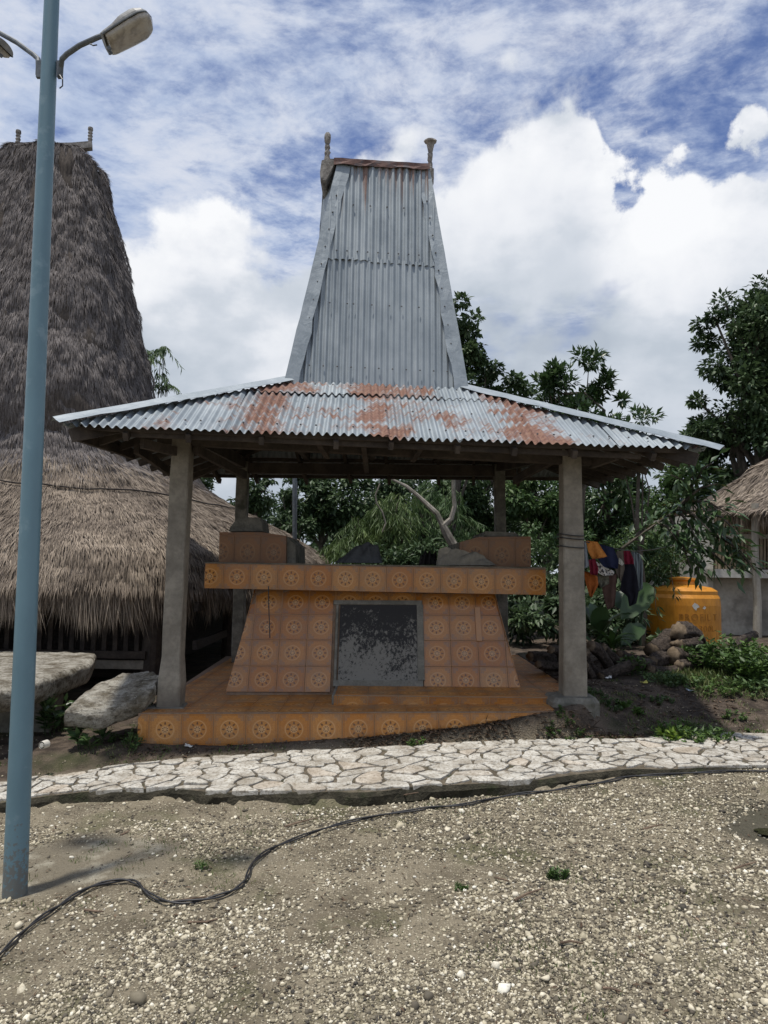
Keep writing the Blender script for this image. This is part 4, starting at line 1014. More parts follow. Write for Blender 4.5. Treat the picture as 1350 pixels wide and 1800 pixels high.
finial(P(756, 292, 8.8), [(5 * px_m, -.03), (4 * px_m, 4 * px_m), (3.3 * px_m, 8 * px_m), (4.2 * px_m, 12 * px_m), (5.4 * px_m, 20 * px_m), (5.2 * px_m, 24 * px_m), (3.5 * px_m, 25 * px_m), (5.5 * px_m, 35 * px_m), (7 * px_m, 43 * px_m), (11 * px_m, 46 * px_m), (12 * px_m, 47 * px_m), (12 * px_m, 50 * px_m), (2 * px_m, 50.5 * px_m)])
# scribbled pencil mark on the tower sheet is too faint to read and is left to the metal's own stains

# rusty streaks hang under the cap: long narrow stains are in the sheet material
# ============================================================ THATCHED HOUSES
def strands(Pt, D, N, L, Wd, rnd, bend=.15, seed=0):
    """thin tapering blades: root Pt, direction D, surface normal N, lengths L, widths Wd"""
    g = np.random.default_rng(seed); n = len(Pt)
    S_ = np.cross(D, N); S_ /= np.linalg.norm(S_, axis=1)[:, None] + 1e-9
    tw = g.uniform(-.9, .9, n)[:, None]; S_ = S_ * np.cos(tw) + N * np.sin(tw)
    a = Pt - S_ * Wd[:, None] / 2; b = Pt + S_ * Wd[:, None] / 2
    m = Pt + D * L[:, None] * .55 + N * (L * bend * .25)[:, None]
    e = Pt + D * L[:, None] + N * (L * g.normal(0, .06, n))[:, None] - np.array([0, 0, 1.0]) * (L * bend * .3)[:, None]
    c = m - S_ * Wd[:, None] * .45; d_ = m + S_ * Wd[:, None] * .45
    V = np.stack([a, b, d_, c, e], 1).reshape(-1, 3); i = (np.arange(n) * 5)[:, None]
    F_ = np.concatenate([i + [0, 1, 2], i + [0, 2, 3], i + [3, 2, 4]])
    return V, F_, np.repeat(rnd, 5)

def thatch_roof(root, ctr, prof, sq, nst, seed, tower_from=None, phis=(0, 2 * PI), slen=(.16, .34), sw=.011, fringe=9000, mats=(None, None), squash=(1, 1), frL=(.25, .75), shift=0.0, deepen=0.0, shear=0.0):
    """prof: list of (radius, z) from eave upwards; rounded-square plan with exponent sq(t)"""
    g = np.random.default_rng(seed); ctr = np.array(ctr, float)
    pr = np.array(prof, float); dl = np.hypot(*np.diff(pr, axis=0).T); cum = np.concatenate([[0], np.cumsum(dl)]); Lt = cum[-1]
    def surf(phi, s):
        r = np.interp(s, cum, pr[:, 0]); z = np.interp(s, cum, pr[:, 1])
        ex = np.interp(s / Lt, [0, .35, .6, 1], sq)
        c, s_ = np.cos(phi), np.sin(phi)
        k = (np.abs(c) ** ex + np.abs(s_) ** ex) ** (-1 / ex)
        nz = (fbm(phi * 4 + 10, s * 1.4, seed, 3) - .5) * .20 + (fbm(phi * 14 + 3, s * 3.5, seed + 3, 3) - .5) * .10
        lay = ((s * 1.9 + fbm(phi * 3, s * 0, seed + 8, 2)) % 1.0) * .018                # stepped courses
        rr_ = (r + nz - lay) * k
        zz_ = z + (fbm(phi * 5, s * 2, seed + 5, 3) - .5) * .12
        kk = 1 - sstep(s / Lt, .1, .5)
        yy_ = kk * shift + rr_ * s_ * (squash[1] + kk * deepen)
        return np.stack([ctr[0] + rr_ * c * squash[0] + kk * shear * yy_, ctr[1] + kk * shift + rr_ * s_ * (squash[1] + kk * deepen), zz_], -1)
    nP, nS = 150, 90
    ph = np.linspace(0, 2 * PI, nP, endpoint=False); ss = np.linspace(0, Lt, nS)
    PP, SS_ = np.meshgrid(ph, ss); V = surf(PP, SS_).reshape(-1, 3)
    # inner skin gives the thatch its thickness
    V2 = V.copy(); V2[:, :2] = ctr[:2] + (V2[:, :2] - ctr[:2]) * .93; V2[:, 2] -= .10
    idx = np.arange(nP * nS).reshape(nS, nP); nx_ = np.roll(idx, -1, 1)
    Fo = np.stack([idx[:-1], nx_[:-1], nx_[1:], idx[1:]], -1).reshape(-1, 4); n0 = len(V)
    Fi = Fo[:, ::-1] + n0; rim = np.stack([idx[0], idx[0] + n0, nx_[0] + n0, nx_[0]], -1)
    Vi = V.copy(); Vi[:, :2] = ctr[:2] + (V[:, :2] - ctr[:2]) * .985; Vi[:, 2] -= .045
    core = obj('thatch_core', np.concatenate([Vi, V2]), np.concatenate([Fo, Fi, rim]), M_thatchu, root, smooth=True)
    obj('inner_cap', V[-nP:], [list(range(nP))], M_thatchu, core)
    n = nst; phi = g.uniform(phis[0], phis[1], n); s = Lt * g.random(n)
    rr = np.interp(s, cum, pr[:, 0]); keep = g.random(n) < .12 + .88 * (rr / pr[:, 0].max()) ** 1.25; phi, s = phi[keep], s[keep]; n = len(phi)
    e = .03; p0 = surf(phi, s); ps = surf(phi, s - e); pf = surf(phi + .01, s)
    D = ps - p0; D /= np.linalg.norm(D, axis=1)[:, None] + 1e-9
    T = pf - p0; T /= np.linalg.norm(T, axis=1)[:, None] + 1e-9; N = np.cross(T, -D); N /= np.linalg.norm(N, axis=1)[:, None] + 1e-9
    clump = fbm(phi * 18, s * 4, seed + 11, 3); ang = (clump - .5) * .3 + g.normal(0, .10, n)
    D = D * np.cos(ang)[:, None] + T * np.sin(ang)[:, None] + N * g.normal(.025, .03, n)[:, None]; D /= np.linalg.norm(D, axis=1)[:, None]
    L = g.uniform(*slen, n); rnd = np.clip(clump * .6 + g.normal(.2, .17, n), 0, 1)
    isT = (s > tower_from + g.normal(0, .22, n)) if tower_from else np.zeros(n, bool)
    L = np.where(isT, L * .72, L)
    for nm, msk, m_ in (('skirt_thatch', ~isT, mats[0]), ('tower_thatch', isT, mats[1])):
        if msk.sum() == 0: continue
        Vs, Fs, R = strands(p0[msk] + N[msk] * .004, D[msk], N[msk], L[msk], np.full(msk.sum(), sw) * g.uniform(.6, 1.5, msk.sum()), rnd[msk], seed=seed)
        obj(nm, Vs, Fs, m_, root, kind='stuff', attrs={'rnd': R})
    n = fringe; phi = g.uniform(phis[0], phis[1], n); s = g.uniform(0, .6, n)
    p0 = surf(phi, s); out_ = np.stack([np.cos(phi), np.sin(phi), 0 * phi], -1); p0 -= out_ * g.uniform(0, .16, n)[:, None]
    cl = fbm(phi * 30, s * 0, seed + 2, 3); D = np.stack([np.cos(phi) * .10 + g.normal(0, .13, n) + (cl - .5) * .3, np.sin(phi) * .10 + g.normal(0, .10, n), -np.ones(n)], -1); D /= np.linalg.norm(D, axis=1)[:, None]
    L = (frL[0] + (frL[1] - frL[0]) * np.clip(cl * 1.5 - .2 + g.normal(0, .12, n), 0.05, 1.1))
    Vs, Fs, R = strands(p0, D, out_, L, g.uniform(.006, .014, n), np.clip(cl * .6 + g.normal(.15, .16, n), 0, 1), .05, seed=seed + 1)
    obj('thatch_fringe', Vs, Fs, mats[0], root, kind='stuff', attrs={'rnd': R})
    return surf, cum

hut = thing('thatched_house', (-6.25, 13.7, 0), 'old thatched clan house with a tall tower roof and shaggy skirt behind the blue pole', 'thatched house')
HC = np.array([-6.6, 13.9, 0])
zt = lambda py, Y=13.2: P(200, py, Y)[2]
prof = [(4.98, 1.42), (4.90, 1.62), (4.66, 1.95), (4.22, 2.30), (3.7, 2.66), (3.15, 3.0), (2.66, 3.4), (2.20, 3.95), (1.93, 5.0), (1.70, 6.04), (1.53, 6.81), (1.31, 7.69), (1.14, 8.36), (.96, 9.05), (.90, 9.40), (.85, 9.60), (.68, 9.68)]
surf, cum = thatch_roof(hut, HC, prof, (4.5, 3.2, 3.2, 3.4), 520000, 5, tower_from=3.0, phis=(-PI * .98, .55), sw=.0068, slen=(.12, .27), shift=2.1, deepen=.36, shear=.10, fringe=40000, mats=(M_thatch, M_thatchT), frL=(.25, .72), squash=(1, .98))
# ridge tuft and finials
fin = [P(158, 252, 13.9), P(31, 258, 13.4)]
mb = MB(); mb.beam(fin[1] + (-.16, 0, -.05), fin[0] + (.04, 0, -.05), .14, .13, jit=.01); mb.obj('ridge_beam', M_carved, hut)
for p_, h in zip(fin, (31, 30)):
    k = 13.9 / F
    mb = MB(); mb.lathe(p_, [(5 * k, -.05), (4 * k, 3 * k), (3.2 * k, 5 * k), (4.6 * k, 8 * k), (3 * k, 11 * k), (4.6 * k, 14 * k), (3 * k, 17 * k), (4.5 * k, 20 * k), (3 * k, 22 * k), (4.8 * k, 26 * k), (4.4 * k, 30 * k), (1 * k, 31 * k)], 9); mb.obj('finial', M_carved, hut)
# rope tied round the skirt
pts = []
for ph_ in np.linspace(-2.9, .3, 60):
    p_ = surf(np.array(ph_), np.array(2.35 + .12 * math.sin(ph_ * 3))); o_ = np.array([math.cos(ph_), math.sin(ph_), .5]); pts.append(p_ + o_ * .05)
mb = MB(); mb.tube(pts, .014, 5); mb.obj('binding_rope', M_wooddark, hut)
# raised floor, walls of upright slats, posts
hx0, hx1, hy0 = -9.6, P(247, 1100, 10.2)[0], 10.2
zf = P(200, 1150, hy0)[2]
for k, (z_, hgt, dy) in enumerate(((zf, .10, 0), (zf - .14, .12, .06), (1.35, .07, 0))):
    mb = MB(); mb.beam((hx0, hy0 + dy - .03, z_), (hx1 + .1, hy0 + dy - .03, z_), .07, hgt); mb.obj('floor_beam' if k < 2 else 'top_rail', M_wood if k != 1 else M_conc, hut)
x = hx1 - .04
while x > hx0:
    mb = MB(); mb.box((x, hy0, (zf + 1.4) / 2 + .0), (.062, .03, 1.4 - zf - .02)); mb.obj('slat', M_wood, hut); x -= .150
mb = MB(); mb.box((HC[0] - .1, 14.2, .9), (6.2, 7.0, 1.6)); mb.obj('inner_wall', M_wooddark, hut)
pst = P(265, 1180, 10.3)
for i, (x_, y_, r_) in enumerate(((pst[0], 10.3, .13), (-6.0, 10.3, .12), (-9.0, 10.3, .12), (-2.6, 12.4, .10), (-2.6, 14.6, .10), (-2.6, 17, .1))):
    mb = MB(); mb.tube([(x_, y_, -.1), (x_, y_, .45), (x_ + .01, y_, 1.0), (x_, y_, 1.45)], [r_ * 1.12, r_, r_, r_ * .95], 10, jit=.03); mb.obj('post', M_wood, hut)
for y0, y1, z_ in ((10.3, 17, .62), (10.3, 17, 1.15)):
    mb = MB(); mb.beam((-2.62, y0, z_), (-2.62, y1, z_), .06, .12); mb.obj('side_beam', M_wooddark, hut)

# house at the right edge
hr = thing('plastered_house', (7.6, 15.5, .5), 'plastered house with thatched roof and log posts behind the yellow tank', 'house')
RC = np.array([P(1500, 900, 16.2)[0], 16.8, 0])
ze = P(1290, 900, 14.3)[2]
thatch_roof(hr, RC, [(3.75, ze - .02), (3.3, ze + .22), (2.9, ze + .5), (2.4, ze + .9), (1.9, ze + 1.25), (1.3, ze + 1.6), (.5, ze + 1.75)], (4.0, 3.2, 3, 3), 52000, 9, phis=(-PI, 0.2), slen=(.2, .42), sw=.013, fringe=11000, mats=(M_thatch, M_thatch), squash=(1.0, .9), frL=(.12, .5))
def quadbox(name, pts, Y, dep, m_, root):
    f = [P(*q, Y) for q in pts]; n = len(f); V = f + [q + (0, dep, 0) for q in f]
    return obj(name, V, [list(range(n)), [n + i for i in range(n)][::-1]] + [[i, n + i, n + (i + 1) % n, (i + 1) % n] for i in range(n)], m_, root)
quadbox('plaster_wall', [(1207, 1140), (1254, 1140), (1254, 905), (1207, 905)], 14.6, 3.5, M_plaster, hr)
quadbox('lower_wall', [(1254.5, 1140), (1420, 1140), (1420, 1016), (1254.5, 1014)], 14.75, 3.3, M_plasterdk, hr)
quadbox('floor_ledge', [(1254.5, 1015), (1440, 1018), (1440, 1003), (1254.5, 1000)], 14.3, 3.4, M_plaster, hr)
quadbox('window_rail', [(1255, 946), (1420, 948), (1420, 940), (1255, 938)], 14.62, .08, M_post, hr)
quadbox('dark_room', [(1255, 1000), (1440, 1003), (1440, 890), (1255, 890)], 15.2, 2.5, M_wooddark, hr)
for i in range(26):
    px = 1258 + i * 6.6
    mb = MB(); a = P(px, 1000, 14.66); b = P(px + .5, 905, 14.66); mb.tube([a, b], .031 + .006 * math.sin(i * 2.3), 6); mb.obj('bamboo_pole', M_bamboo, hr)
for a, b, r in (((1331, 1130), (1327, 885), .075), ((1252, 935), (1251, 905), .05), ((1420, 1130), (1424, 885), .08)):
    mb = MB(); pa, pb = P(*a, 14.2), P(*b, 14.2); mb.tube([pa, pa + (pb - pa) * .3 + (.02, 0, 0), pa + (pb - pa) * .6 - (.015, 0, 0), pb], [r * 1.1, r, r * .95, r * .9], 10, jit=.03); mb.obj('post', M_post, hr)

# ============================================================ STONE GRAVES ON THE LEFT
def rock(name, top, thick, m_, label, seed, rough=.03, dn_=.75, nsub=30):
    """top: outline (world points) of the upper face, counter-clockwise; a slab with a worn edge"""
    g = np.random.default_rng(seed); top = np.array(top, float); n0 = len(top); q = []
    for i in range(n0):
        for k in range(nsub // n0 + 1): t_ = k / (nsub // n0 + 1); q.append(top[i] * (1 - t_) + top[(i + 1) % n0] * t_)
    q = np.array(q); n = len(q); c_ = q.mean(0); U1 = nrm(top[1] - top[0]); Nn = nrm(np.cross(U1, top[-1] - top[0])); Nn = Nn if Nn[2] > 0 else -Nn
    rows = []
    for sc, dp in ((dn_, thick), (.95, thick * .93), (.98, thick * .78), (1.0, thick * .62), (1.01, thick * .46), (1.015, thick * .3), (1.01, thick * .16), (1.0, .03), (.982, .010), (.95, .002), (.9, -.002), (.8, -.004), (.7, -.006), (.6, -.008), (.5, -.008), (.4, -.008), (.3, -.008), (.2, -.009), (.1, -.01), (0.02, -.01)):
        rows.append((c_ + (q - c_) * sc) - Nn * dp)
    V = np.array(rows).reshape(-1, 3); d_ = (fbm(V[:, 0] * 7 + V[:, 2] * 6, V[:, 1] * 7 + V[:, 2] * 5, seed, 4) - .5)
    d2 = (fbm(V[:, 0] * 26 + V[:, 2] * 20, V[:, 1] * 26 - V[:, 2] * 20, seed + 4, 3) - .5)
    out_ = (V - c_); out_ /= np.linalg.norm(out_, axis=1)[:, None] + 1e-6
    V = V + out_ * (d_ * rough * 2)[:, None] + Nn * (d_ * rough * .9 + d2 * rough * .5)[:, None]
    nr = len(rows); Fc = [[r * n + i, r * n + (i + 1) % n, (r + 1) * n + (i + 1) % n, (r + 1) * n + i] for r in range(nr - 1) for i in range(n)] + [list(range(n))[::-1], [(nr - 1) * n + i for i in range(n)]]
    obj(name, V, Fc, m_, label=label, cat='stone', smooth=True)
zs = P(60, 1190, 7.4)[2]
rock('stone_slab', [G(-160, 1222, zs + .02), G(40, 1204, zs + .02), G(160, 1164, zs + .02), G(168, 1147, zs + .01), G(60, 1143, zs), G(-160, 1146, zs)], .26, M_stone, 'thick flat grave slab lying level behind the blue pole', 3, .03, .8, 90)
mb = MB(); mb.box((P(30, 1230, 8.0)[0], 8.1, .1), (1.2, .8, .9)); 
v = np.array(mb.v); mb.v = v.tolist()
rock('stone_block', [P(-120, 1222, 7.6), P(90, 1216, 7.6), P(110, 1210, 8.4), P(-120, 1216, 8.4)], .75, M_concdk, 'dark block under the level grave slab', 8, .04, 1.0, 60)
# a flat boulder leaning up against the platform
rock('leaning_stone', [P(116, 1243, 6.75), P(180, 1252, 6.8), P(262, 1222, 6.95), P(284, 1186, 7.25), P(262, 1179, 7.5), P(216, 1184, 7.6), P(150, 1212, 7.2)], .20, M_stone, 'long pale flat stone leaning between the platform and the level slab', 11, .04, .85, 100)
# cement pipe stub and pebble
mb = MB(); c_ = P(73, 1310, 6.35); mb.tube([c_, c_ + (.02, .06, .0)], [.032, .034], 14, caps=False); mb.tube([c_ + (.02, .06, 0), c_ + (0.0, 0, 0)], [.022, .020], 14); mb.obj('pipe_stub', M_plaster, label='small round pale pipe end on the soil right of the blue pole', cat='pipe')

# ============================================================ LAMP POST
def on_ground(px, py):
    d_ = ray(px, py); t_ = 1.5 / -d_[2] if d_[2] < 0 else 5
    for _ in range(25):
        q = EYE + d_ * t_; h = float(ground_smooth(q[0], q[1])); h = max(h, float(Zp(q[0])) if Yf(q[0]) - .02 < q[1] < Yb(q[0]) else h); t_ = t_ + ((h - EYE[2]) / d_[2] - t_) * .7
    q = EYE + d_ * t_; q[2] = h; return q
b0 = on_ground(26, 1571); DY = b0[1] - 3.85; print('pole Y', b0)
lp = thing('street_lamp', b0, 'blue painted lamp post with two lamp heads in the left foreground', 'lamp post')
t0 = P(91, 0, 3.95 + DY); dd = t0 - b0
mb = MB(); pts = [b0 - (0, 0, .1)] + [b0 + dd * k / 9 for k in range(10)] + [b0 + dd * 1.06]
mb.tube(pts, [.066 - .0022 * i for i in range(12)], 32, jit=0); o = mb.obj('pole', M_pole, lp, smooth=False)
for p_ in o.data.polygons:
    if len(p_.vertices) == 4: p_.use_smooth = True
def lamp(side):
    if side > 0: A_ = [(106, 134, 3.93), (107, 118, 3.92), (109, 104, 3.88), (118, 95, 3.84), (140, 80, 3.80), (171, 66, 3.76), (192, 58, 3.77)]
    else: A_ = [(67, 132, 3.95), (67.5, 118, 3.95), (67, 104, 3.98), (60, 97, 4.0), (30, 75, 4.06), (-4, 56, 4.10)]
    A_ = [(x_, y_, Y_ + DY) for x_, y_, Y_ in A_]; pts = [P(*q) for q in A_]; m = MB(); m.tube(pts, .0155, 10); m.obj('bracket_arm', M_arm, lp)
    cl = MB(); cl.beam(P(105.5 if side > 0 else 68.5, 137, 3.94 + DY), P(104.5 if side > 0 else 69.5, 108, 3.94 + DY), .03, .022, up=(0, 1, 0)); cl.obj('clamp', M_arm, lp)
    if side > 0:
        w_ = MB(); w_.tube([P(105, 132, 3.9 + DY), P(110, 140, 3.88 + DY), P(110, 151, 3.88 + DY), P(105, 155, 3.9 + DY)], .004, 6); w_.obj('loop_wire', M_cable, lp)
        w_ = MB(); w_.tube([P(158, 77, 3.75 + DY), P(164, 80, 3.72 + DY), P(170, 79, 3.70 + DY)], .004, 6); w_.obj('loop_wire', M_cable, lp)
    if side > 0: ax0 = P(186, 78, 3.76 + DY); tip_ = P(266, 33, 3.80 + DY)
    else: ax0 = P(6, 84, 4.08 + DY); tip_ = P(-88, 40, 4.16 + DY)
    Lh = np.linalg.norm(tip_ - ax0); dir_ = nrm(tip_ - ax0); sidev = np.array([0, -1.0, -.12])
    upv = nrm(np.cross(sidev, dir_)); upv = upv if upv[2] > 0 else -upv; sidev = nrm(np.cross(dir_, upv)); sidev = sidev if sidev[1] < 0 else -sidev
    # housing: half-oval shell above, lens bowl below; built along dir_
    ns = 16; nc = 20; V = []; VL = []
    for i in range(ns + 1):
        t_ = i / ns; L_ = t_ * Lh
        wd_ = np.interp(t_, [0, .06, .5, .75, .9, .97, 1], [.084, .09, .102, .102, .085, .055, .012])
        ht = np.interp(t_, [0, .25, .45, .7, .9, 1], [.040, .050, .075, .080, .055, .010])
        for k in range(nc + 1):
            a = PI * k / nc
            V.append(ax0 + dir_ * L_ + sidev * math.cos(a) * wd_ + upv * math.sin(a) ** .8 * ht)
        wl = wd_ * .93; dl_ = np.interp(t_, [0, .04, .1, .8, .95, 1], [.030, .036, .040, .044, .03, .005])
        for k in range(nc + 1):
            a = PI * k / nc; VL.append(ax0 + dir_ * (L_ * .965 + .012) + sidev * math.cos(a) * wl - upv * (math.sin(a) ** .45 * dl_ + .004))
    Fc = [[i * (nc + 1) + k, i * (nc + 1) + k + 1, (i + 1) * (nc + 1) + k + 1, (i + 1) * (nc + 1) + k] for i in range(ns) for k in range(nc)]
    endf = [list(range(nc + 1))]
    obj('lamp_housing', V, Fc + endf, M_lamp, lp, smooth=False)
    obj('lamp_lens', VL, Fc + endf, M_lens, lp, smooth=False)
    rim = MB()
    for sg in (-1, 1): rim.tube([ax0 + dir_ * t_ * Lh + sidev * sg * np.interp(t_, [0, .06, .5, .75, .9, .97, 1], [.084, .09, .102, .102, .085, .055, .012]) for t_ in np.linspace(0, 1, 14)], .005, 6)
    rim.obj('rim', M_arm, lp)
    lt = MB()
    for k in (.25, .6): lt.box(ax0 + sidev * (k * .1 - .03) - upv * .05 - dir_ * .005, (.018, .014, .02), (dir_, sidev, upv))
    lt.obj('latch', M_arm, lp)
lamp(1); lamp(-1)

# ============================================================ CABLE
cp = [(-60, 1740), (0, 1682), (30, 1652), (65, 1622), (100, 1600), (135, 1578), (170, 1562), (215, 1553), (240, 1558), (262, 1577), (290, 1590), (330, 1592), (370, 1587), (405, 1577), (428, 1562), (436, 1545), (446, 1523), (470, 1503), (505, 1485), (560, 1465), (620, 1450), (700, 1436),
      (770, 1426), (830, 1419), (900, 1402), (960, 1391), (1010, 1387), (1060, 1379), (1110, 1369), (1160, 1364), (1230, 1362), (1300, 1360), (1400, 1362)]
cpts = [on_ground(*q) for q in cp]
ctl = [Vector(q.tolist()) for q in cpts]
fine = []
for i in range(len(cpts) - 1):
    p0, p1, p2, p3 = cpts[max(i - 1, 0)], cpts[i], cpts[i + 1], cpts[min(i + 2, len(cpts) - 1)]
    for t_ in np.arange(0, 1, .2): fine.append(.5 * ((2 * p1) + (-p0 + p2) * t_ + (2 * p0 - 5 * p1 + 4 * p2 - p3) * t_ ** 2 + (-p0 + 3 * p1 - 3 * p2 + p3) * t_ ** 3))
cab = thing('power_cable', cpts[10], 'pair of twisted black cables snaking over the gravel', 'cable')
fine = np.array(fine); fz = np.maximum(ground(fine[:, 0], fine[:, 1]), np.where((fine[:, 1] > Yf(fine[:, 0]) - .03), Zp(fine[:, 0]), -9)) + .013
kz = np.convolve(np.pad(fz, 7, mode='edge'), np.ones(15) / 15, 'valid'); fz = np.where(np.abs(fz - kz) > .03, np.maximum(kz, fz), np.maximum(kz, fz - .004))
for s_ in (0, 1):
    pts = []
    for i, q in enumerate(fine):
        a = i * .42 + s_ * PI; tg = nrm(fine[min(i + 1, len(fine) - 1)] - fine[max(i - 1, 0)]); sdv = np.array([-tg[1], tg[0], 0])
        pts.append(np.array([q[0], q[1], fz[i]]) + sdv * math.cos(a) * .008 + np.array([0, 0, 1]) * (.006 + math.sin(a) * .006))
    mb = MB(); mb.tube(pts, .0058, 6); mb.obj('strand', M_cable, cab, smooth=True)

# ============================================================ WATER TANK
tk = thing('water_tank', P(1198, 1130, 12.4), 'ochre plastic water tank with a short neck beside the plastered house', 'water tank')
TC = P(1200, 1135, 12.9); ppm = 12.9 / F; R_t = 62 * ppm; z_at = lambda py: P(1200, py, 12.9)[2]
prof = [(R_t * 1.0, z_at(1160)), (R_t * 1.0, z_at(1080)), (R_t, z_at(1062)), (R_t * .985, z_at(1050)), (R_t * .93, z_at(1044)), (R_t * .93, z_at(1041)), (R_t * .93, z_at(1038)), (R_t * .78, z_at(1032)), (R_t * .40, z_at(1028)), (R_t * .36, z_at(1027)), (R_t * .35, z_at(1022)), (R_t * .39, z_at(1019)), (R_t * .38, z_at(1016)), (R_t * .1, z_at(1014))]
mb = MB(); mb.lathe(TC * (1, 1, 0), [(r, z) for r, z in prof], 64); o = mb.obj('tank_body', M_tank, tk)
for k in range(22):           # moulded flutes on the right half of the wall
    a = -PI / 2 + .12 + k * .07
    if k % 1 == 0 and a < PI * .4:
        pass
def curved_text(txt, px0, pyc, hpx, root, m_, stretch=1.0):
    cu = bpy.data.curves.new('lettering', 'FONT'); cu.body = txt; cu.size = hpx * ppm * 1.4; cu.extrude = .002; cu.space_character = 1.15
    to_ = bpy.data.objects.new('tmp', cu); COL.objects.link(to_); dg = bpy.context.evaluated_depsgraph_get(); me = bpy.data.meshes.new_from_object(to_.evaluated_get(dg)); bpy.data.objects.remove(to_)
    v = np.zeros(len(me.vertices) * 3); me.vertices.foreach_get('co', v); v = v.reshape(-1, 3)
    zb = z_at(pyc + hpx / 2); p_ = P(px0, pyc, 12.9 - R_t); a0 = math.atan2(p_[1] - TC[1], p_[0] - TC[0])
    x0 = np.clip((P(px0, pyc, 12.9)[0] - TC[0]) / R_t, -.98, .98); a0 = -math.acos(x0)
    a = a0 + v[:, 0] * stretch / R_t
    V = np.stack([TC[0] + (R_t + .004 + v[:, 2]) * np.cos(a), TC[1] + (R_t + .004 + v[:, 2]) * np.sin(a), zb + v[:, 1]], 1)
    obj('lettering', V, [list(p.vertices) for p in me.polygons], m_, root)
curved_text('PROFIL T', 1170, 1081, 11, tk, M_tankletter, 1.0)
curved_text('2300L', 1193, 1100, 10, tk, M_tankletter, 1.0)
def wrap_patch(pts, root, m_, h=.004):
    V = []
    for px, py in pts:
        x0 = (P(px, py, 12.9 - R_t * .9)[0] - TC[0]) / R_t; a = -math.acos(np.clip(x0, -.95, .95)); V.append((TC[0] + (R_t + h) * math.cos(a), TC[1] + (R_t + h) * math.sin(a), z_at(py)))
    obj('torn_label', V, [list(range(len(V)))], m_, root)
wrap_patch([(1214, 1062), (1218, 1057), (1224, 1060), (1227, 1064), (1222, 1066), (1221, 1070), (1217, 1067)], tk, M_patch)
wrap_patch([(1232, 1066), (1236, 1062), (1239, 1065), (1236, 1068)], tk, M_patch)

# ============================================================ CLOTHES LINE
ln = MB(); la = P(1019, 951, 7.45); lb = P(1030, 953, 7.5)
pts = [P(1003, 950, 7.2), P(1018, 949, 7.3), P(1040, 955, 7.7), P(1065, 961, 8.2), P(1095, 967, 8.8), P(1120, 969, 9.4), P(1150, 966, 10.2), P(1185, 958, 11.2)]
ln.tube(pts, .006, 6)
for y_ in (940, 946, 961):
    ring = []
    for a in np.linspace(0, 2 * PI, 17): ring.append(np.array([PR1[0] + .117 * max(-1, min(1, 1.3 * math.cos(a))), 7.30 + .117 * max(-1, min(1, 1.3 * math.sin(a))), P(1003, y_ + 2 * math.sin(a * 1.5), 7.2)[2]]))
    ln.tube(ring, .006, 6)
ln.obj('clothes_line', M_cable, label='dark washing line tied round the right front pillar', cat='rope')
def garment(outline, Y, m_, name, label, cat, seed, amp=.035):
    """hanging cloth: a grid filling the outline (photo units, clockwise from top left), with folds and a back layer"""
    pts = np.array(outline, float); y0, y1 = pts[:, 1].min(), pts[:, 1].max(); nr, nc = 15, 13; V = []
    def span(y):
        xs = []
        for i in range(len(pts)):
            a, b = pts[i], pts[(i + 1) % len(pts)]
            if (a[1] - y) * (b[1] - y) <= 0 and a[1] != b[1]: xs.append(a[0] + (b[0] - a[0]) * (y - a[1]) / (b[1] - a[1]))
        return (min(xs), max(xs)) if xs else (pts[:, 0].mean(), pts[:, 0].mean())
    for layer in (0, 1):
        for r in range(nr):
            y = y0 + .3 + (y1 - y0 - .6) * r / (nr - 1); a, b = span(y)
            for c_ in range(nc):
                u = c_ / (nc - 1); px = a + (b - a) * u; edge = math.sin(PI * u) ** .4
                f = math.sin(u * 11 + seed + r * .12) * .5 + (fbm(np.array(u * 5.0), np.array(r * .22), seed, 3) - .5) * 1.6
                k = (.25 + .75 * r / nr); q = P(px, y, Y + f * amp * k * edge + (layer * .05 * edge * min(1, r / 3)))
                V.append(q)
    n = nr * nc; Fc = [[r * nc + c_, r * nc + c_ + 1, (r + 1) * nc + c_ + 1, (r + 1) * nc + c_] for r in range(nr - 1) for c_ in range(nc - 1)]
    Fc = [f[::-1] for f in Fc] + [[n + i for i in f] for f in Fc]
    obj(name, V, Fc, m_, label=label, cat=cat, smooth=True)
check = mat('white_print', lambda t: {'Base Color': t.mix(t.sm(t.noise(t.pos(), 42, 3, .6), .52, .56), (.42, .40, .37, 1), (.03, .03, .035, 1)), 'Roughness': .95})
stripe = mat('grey_striped_cloth', lambda t: {'Base Color': t.mix(t.sm(t.m('SINE', t.m('MULTIPLY', t.xyz(t.pos())[0], 190.0)), .0, .4), (.16, .19, .20, 1), (.06, .07, .085, 1)), 'Roughness': .95})
garment([(1020, 952), (1030, 952), (1036, 996), (1028, 1000), (1019, 1001)], 7.50, cloth('pale_grey', (.17, .185, .205)), 'shirt', 'pale grey shirt hanging right against the pillar', 'shirt', 2)
garment([(1030, 950), (1050, 952), (1068, 979), (1058, 981), (1041, 983), (1034, 970)], 7.62, cloth('orange_cloth', (.42, .17, .045)), 'cloth', 'bright orange cloth hung over the washing line', 'cloth', 3)
garment([(1052, 956), (1078, 962), (1088, 985), (1086, 1000), (1062, 999), (1052, 984)], 7.85, cloth('navy', (.018, .022, .050)), 'shirt', 'navy blue shirt bunched on the line next to the orange cloth', 'shirt', 4)
garment([(1034, 984), (1046, 982), (1052, 1000), (1050, 1012), (1038, 1010)], 7.58, cloth('dark_red', (.13, .015, .028)), 'cloth', 'dark red cloth peeping out below the orange cloth', 'cloth', 5)
garment([(1044, 986), (1053, 988), (1062, 997), (1081, 1004), (1078, 1011), (1062, 1013), (1050, 1006)], 7.74, check, 'printed_cloth', 'white cloth with black print sagging under the navy shirt', 'cloth', 6, .02)
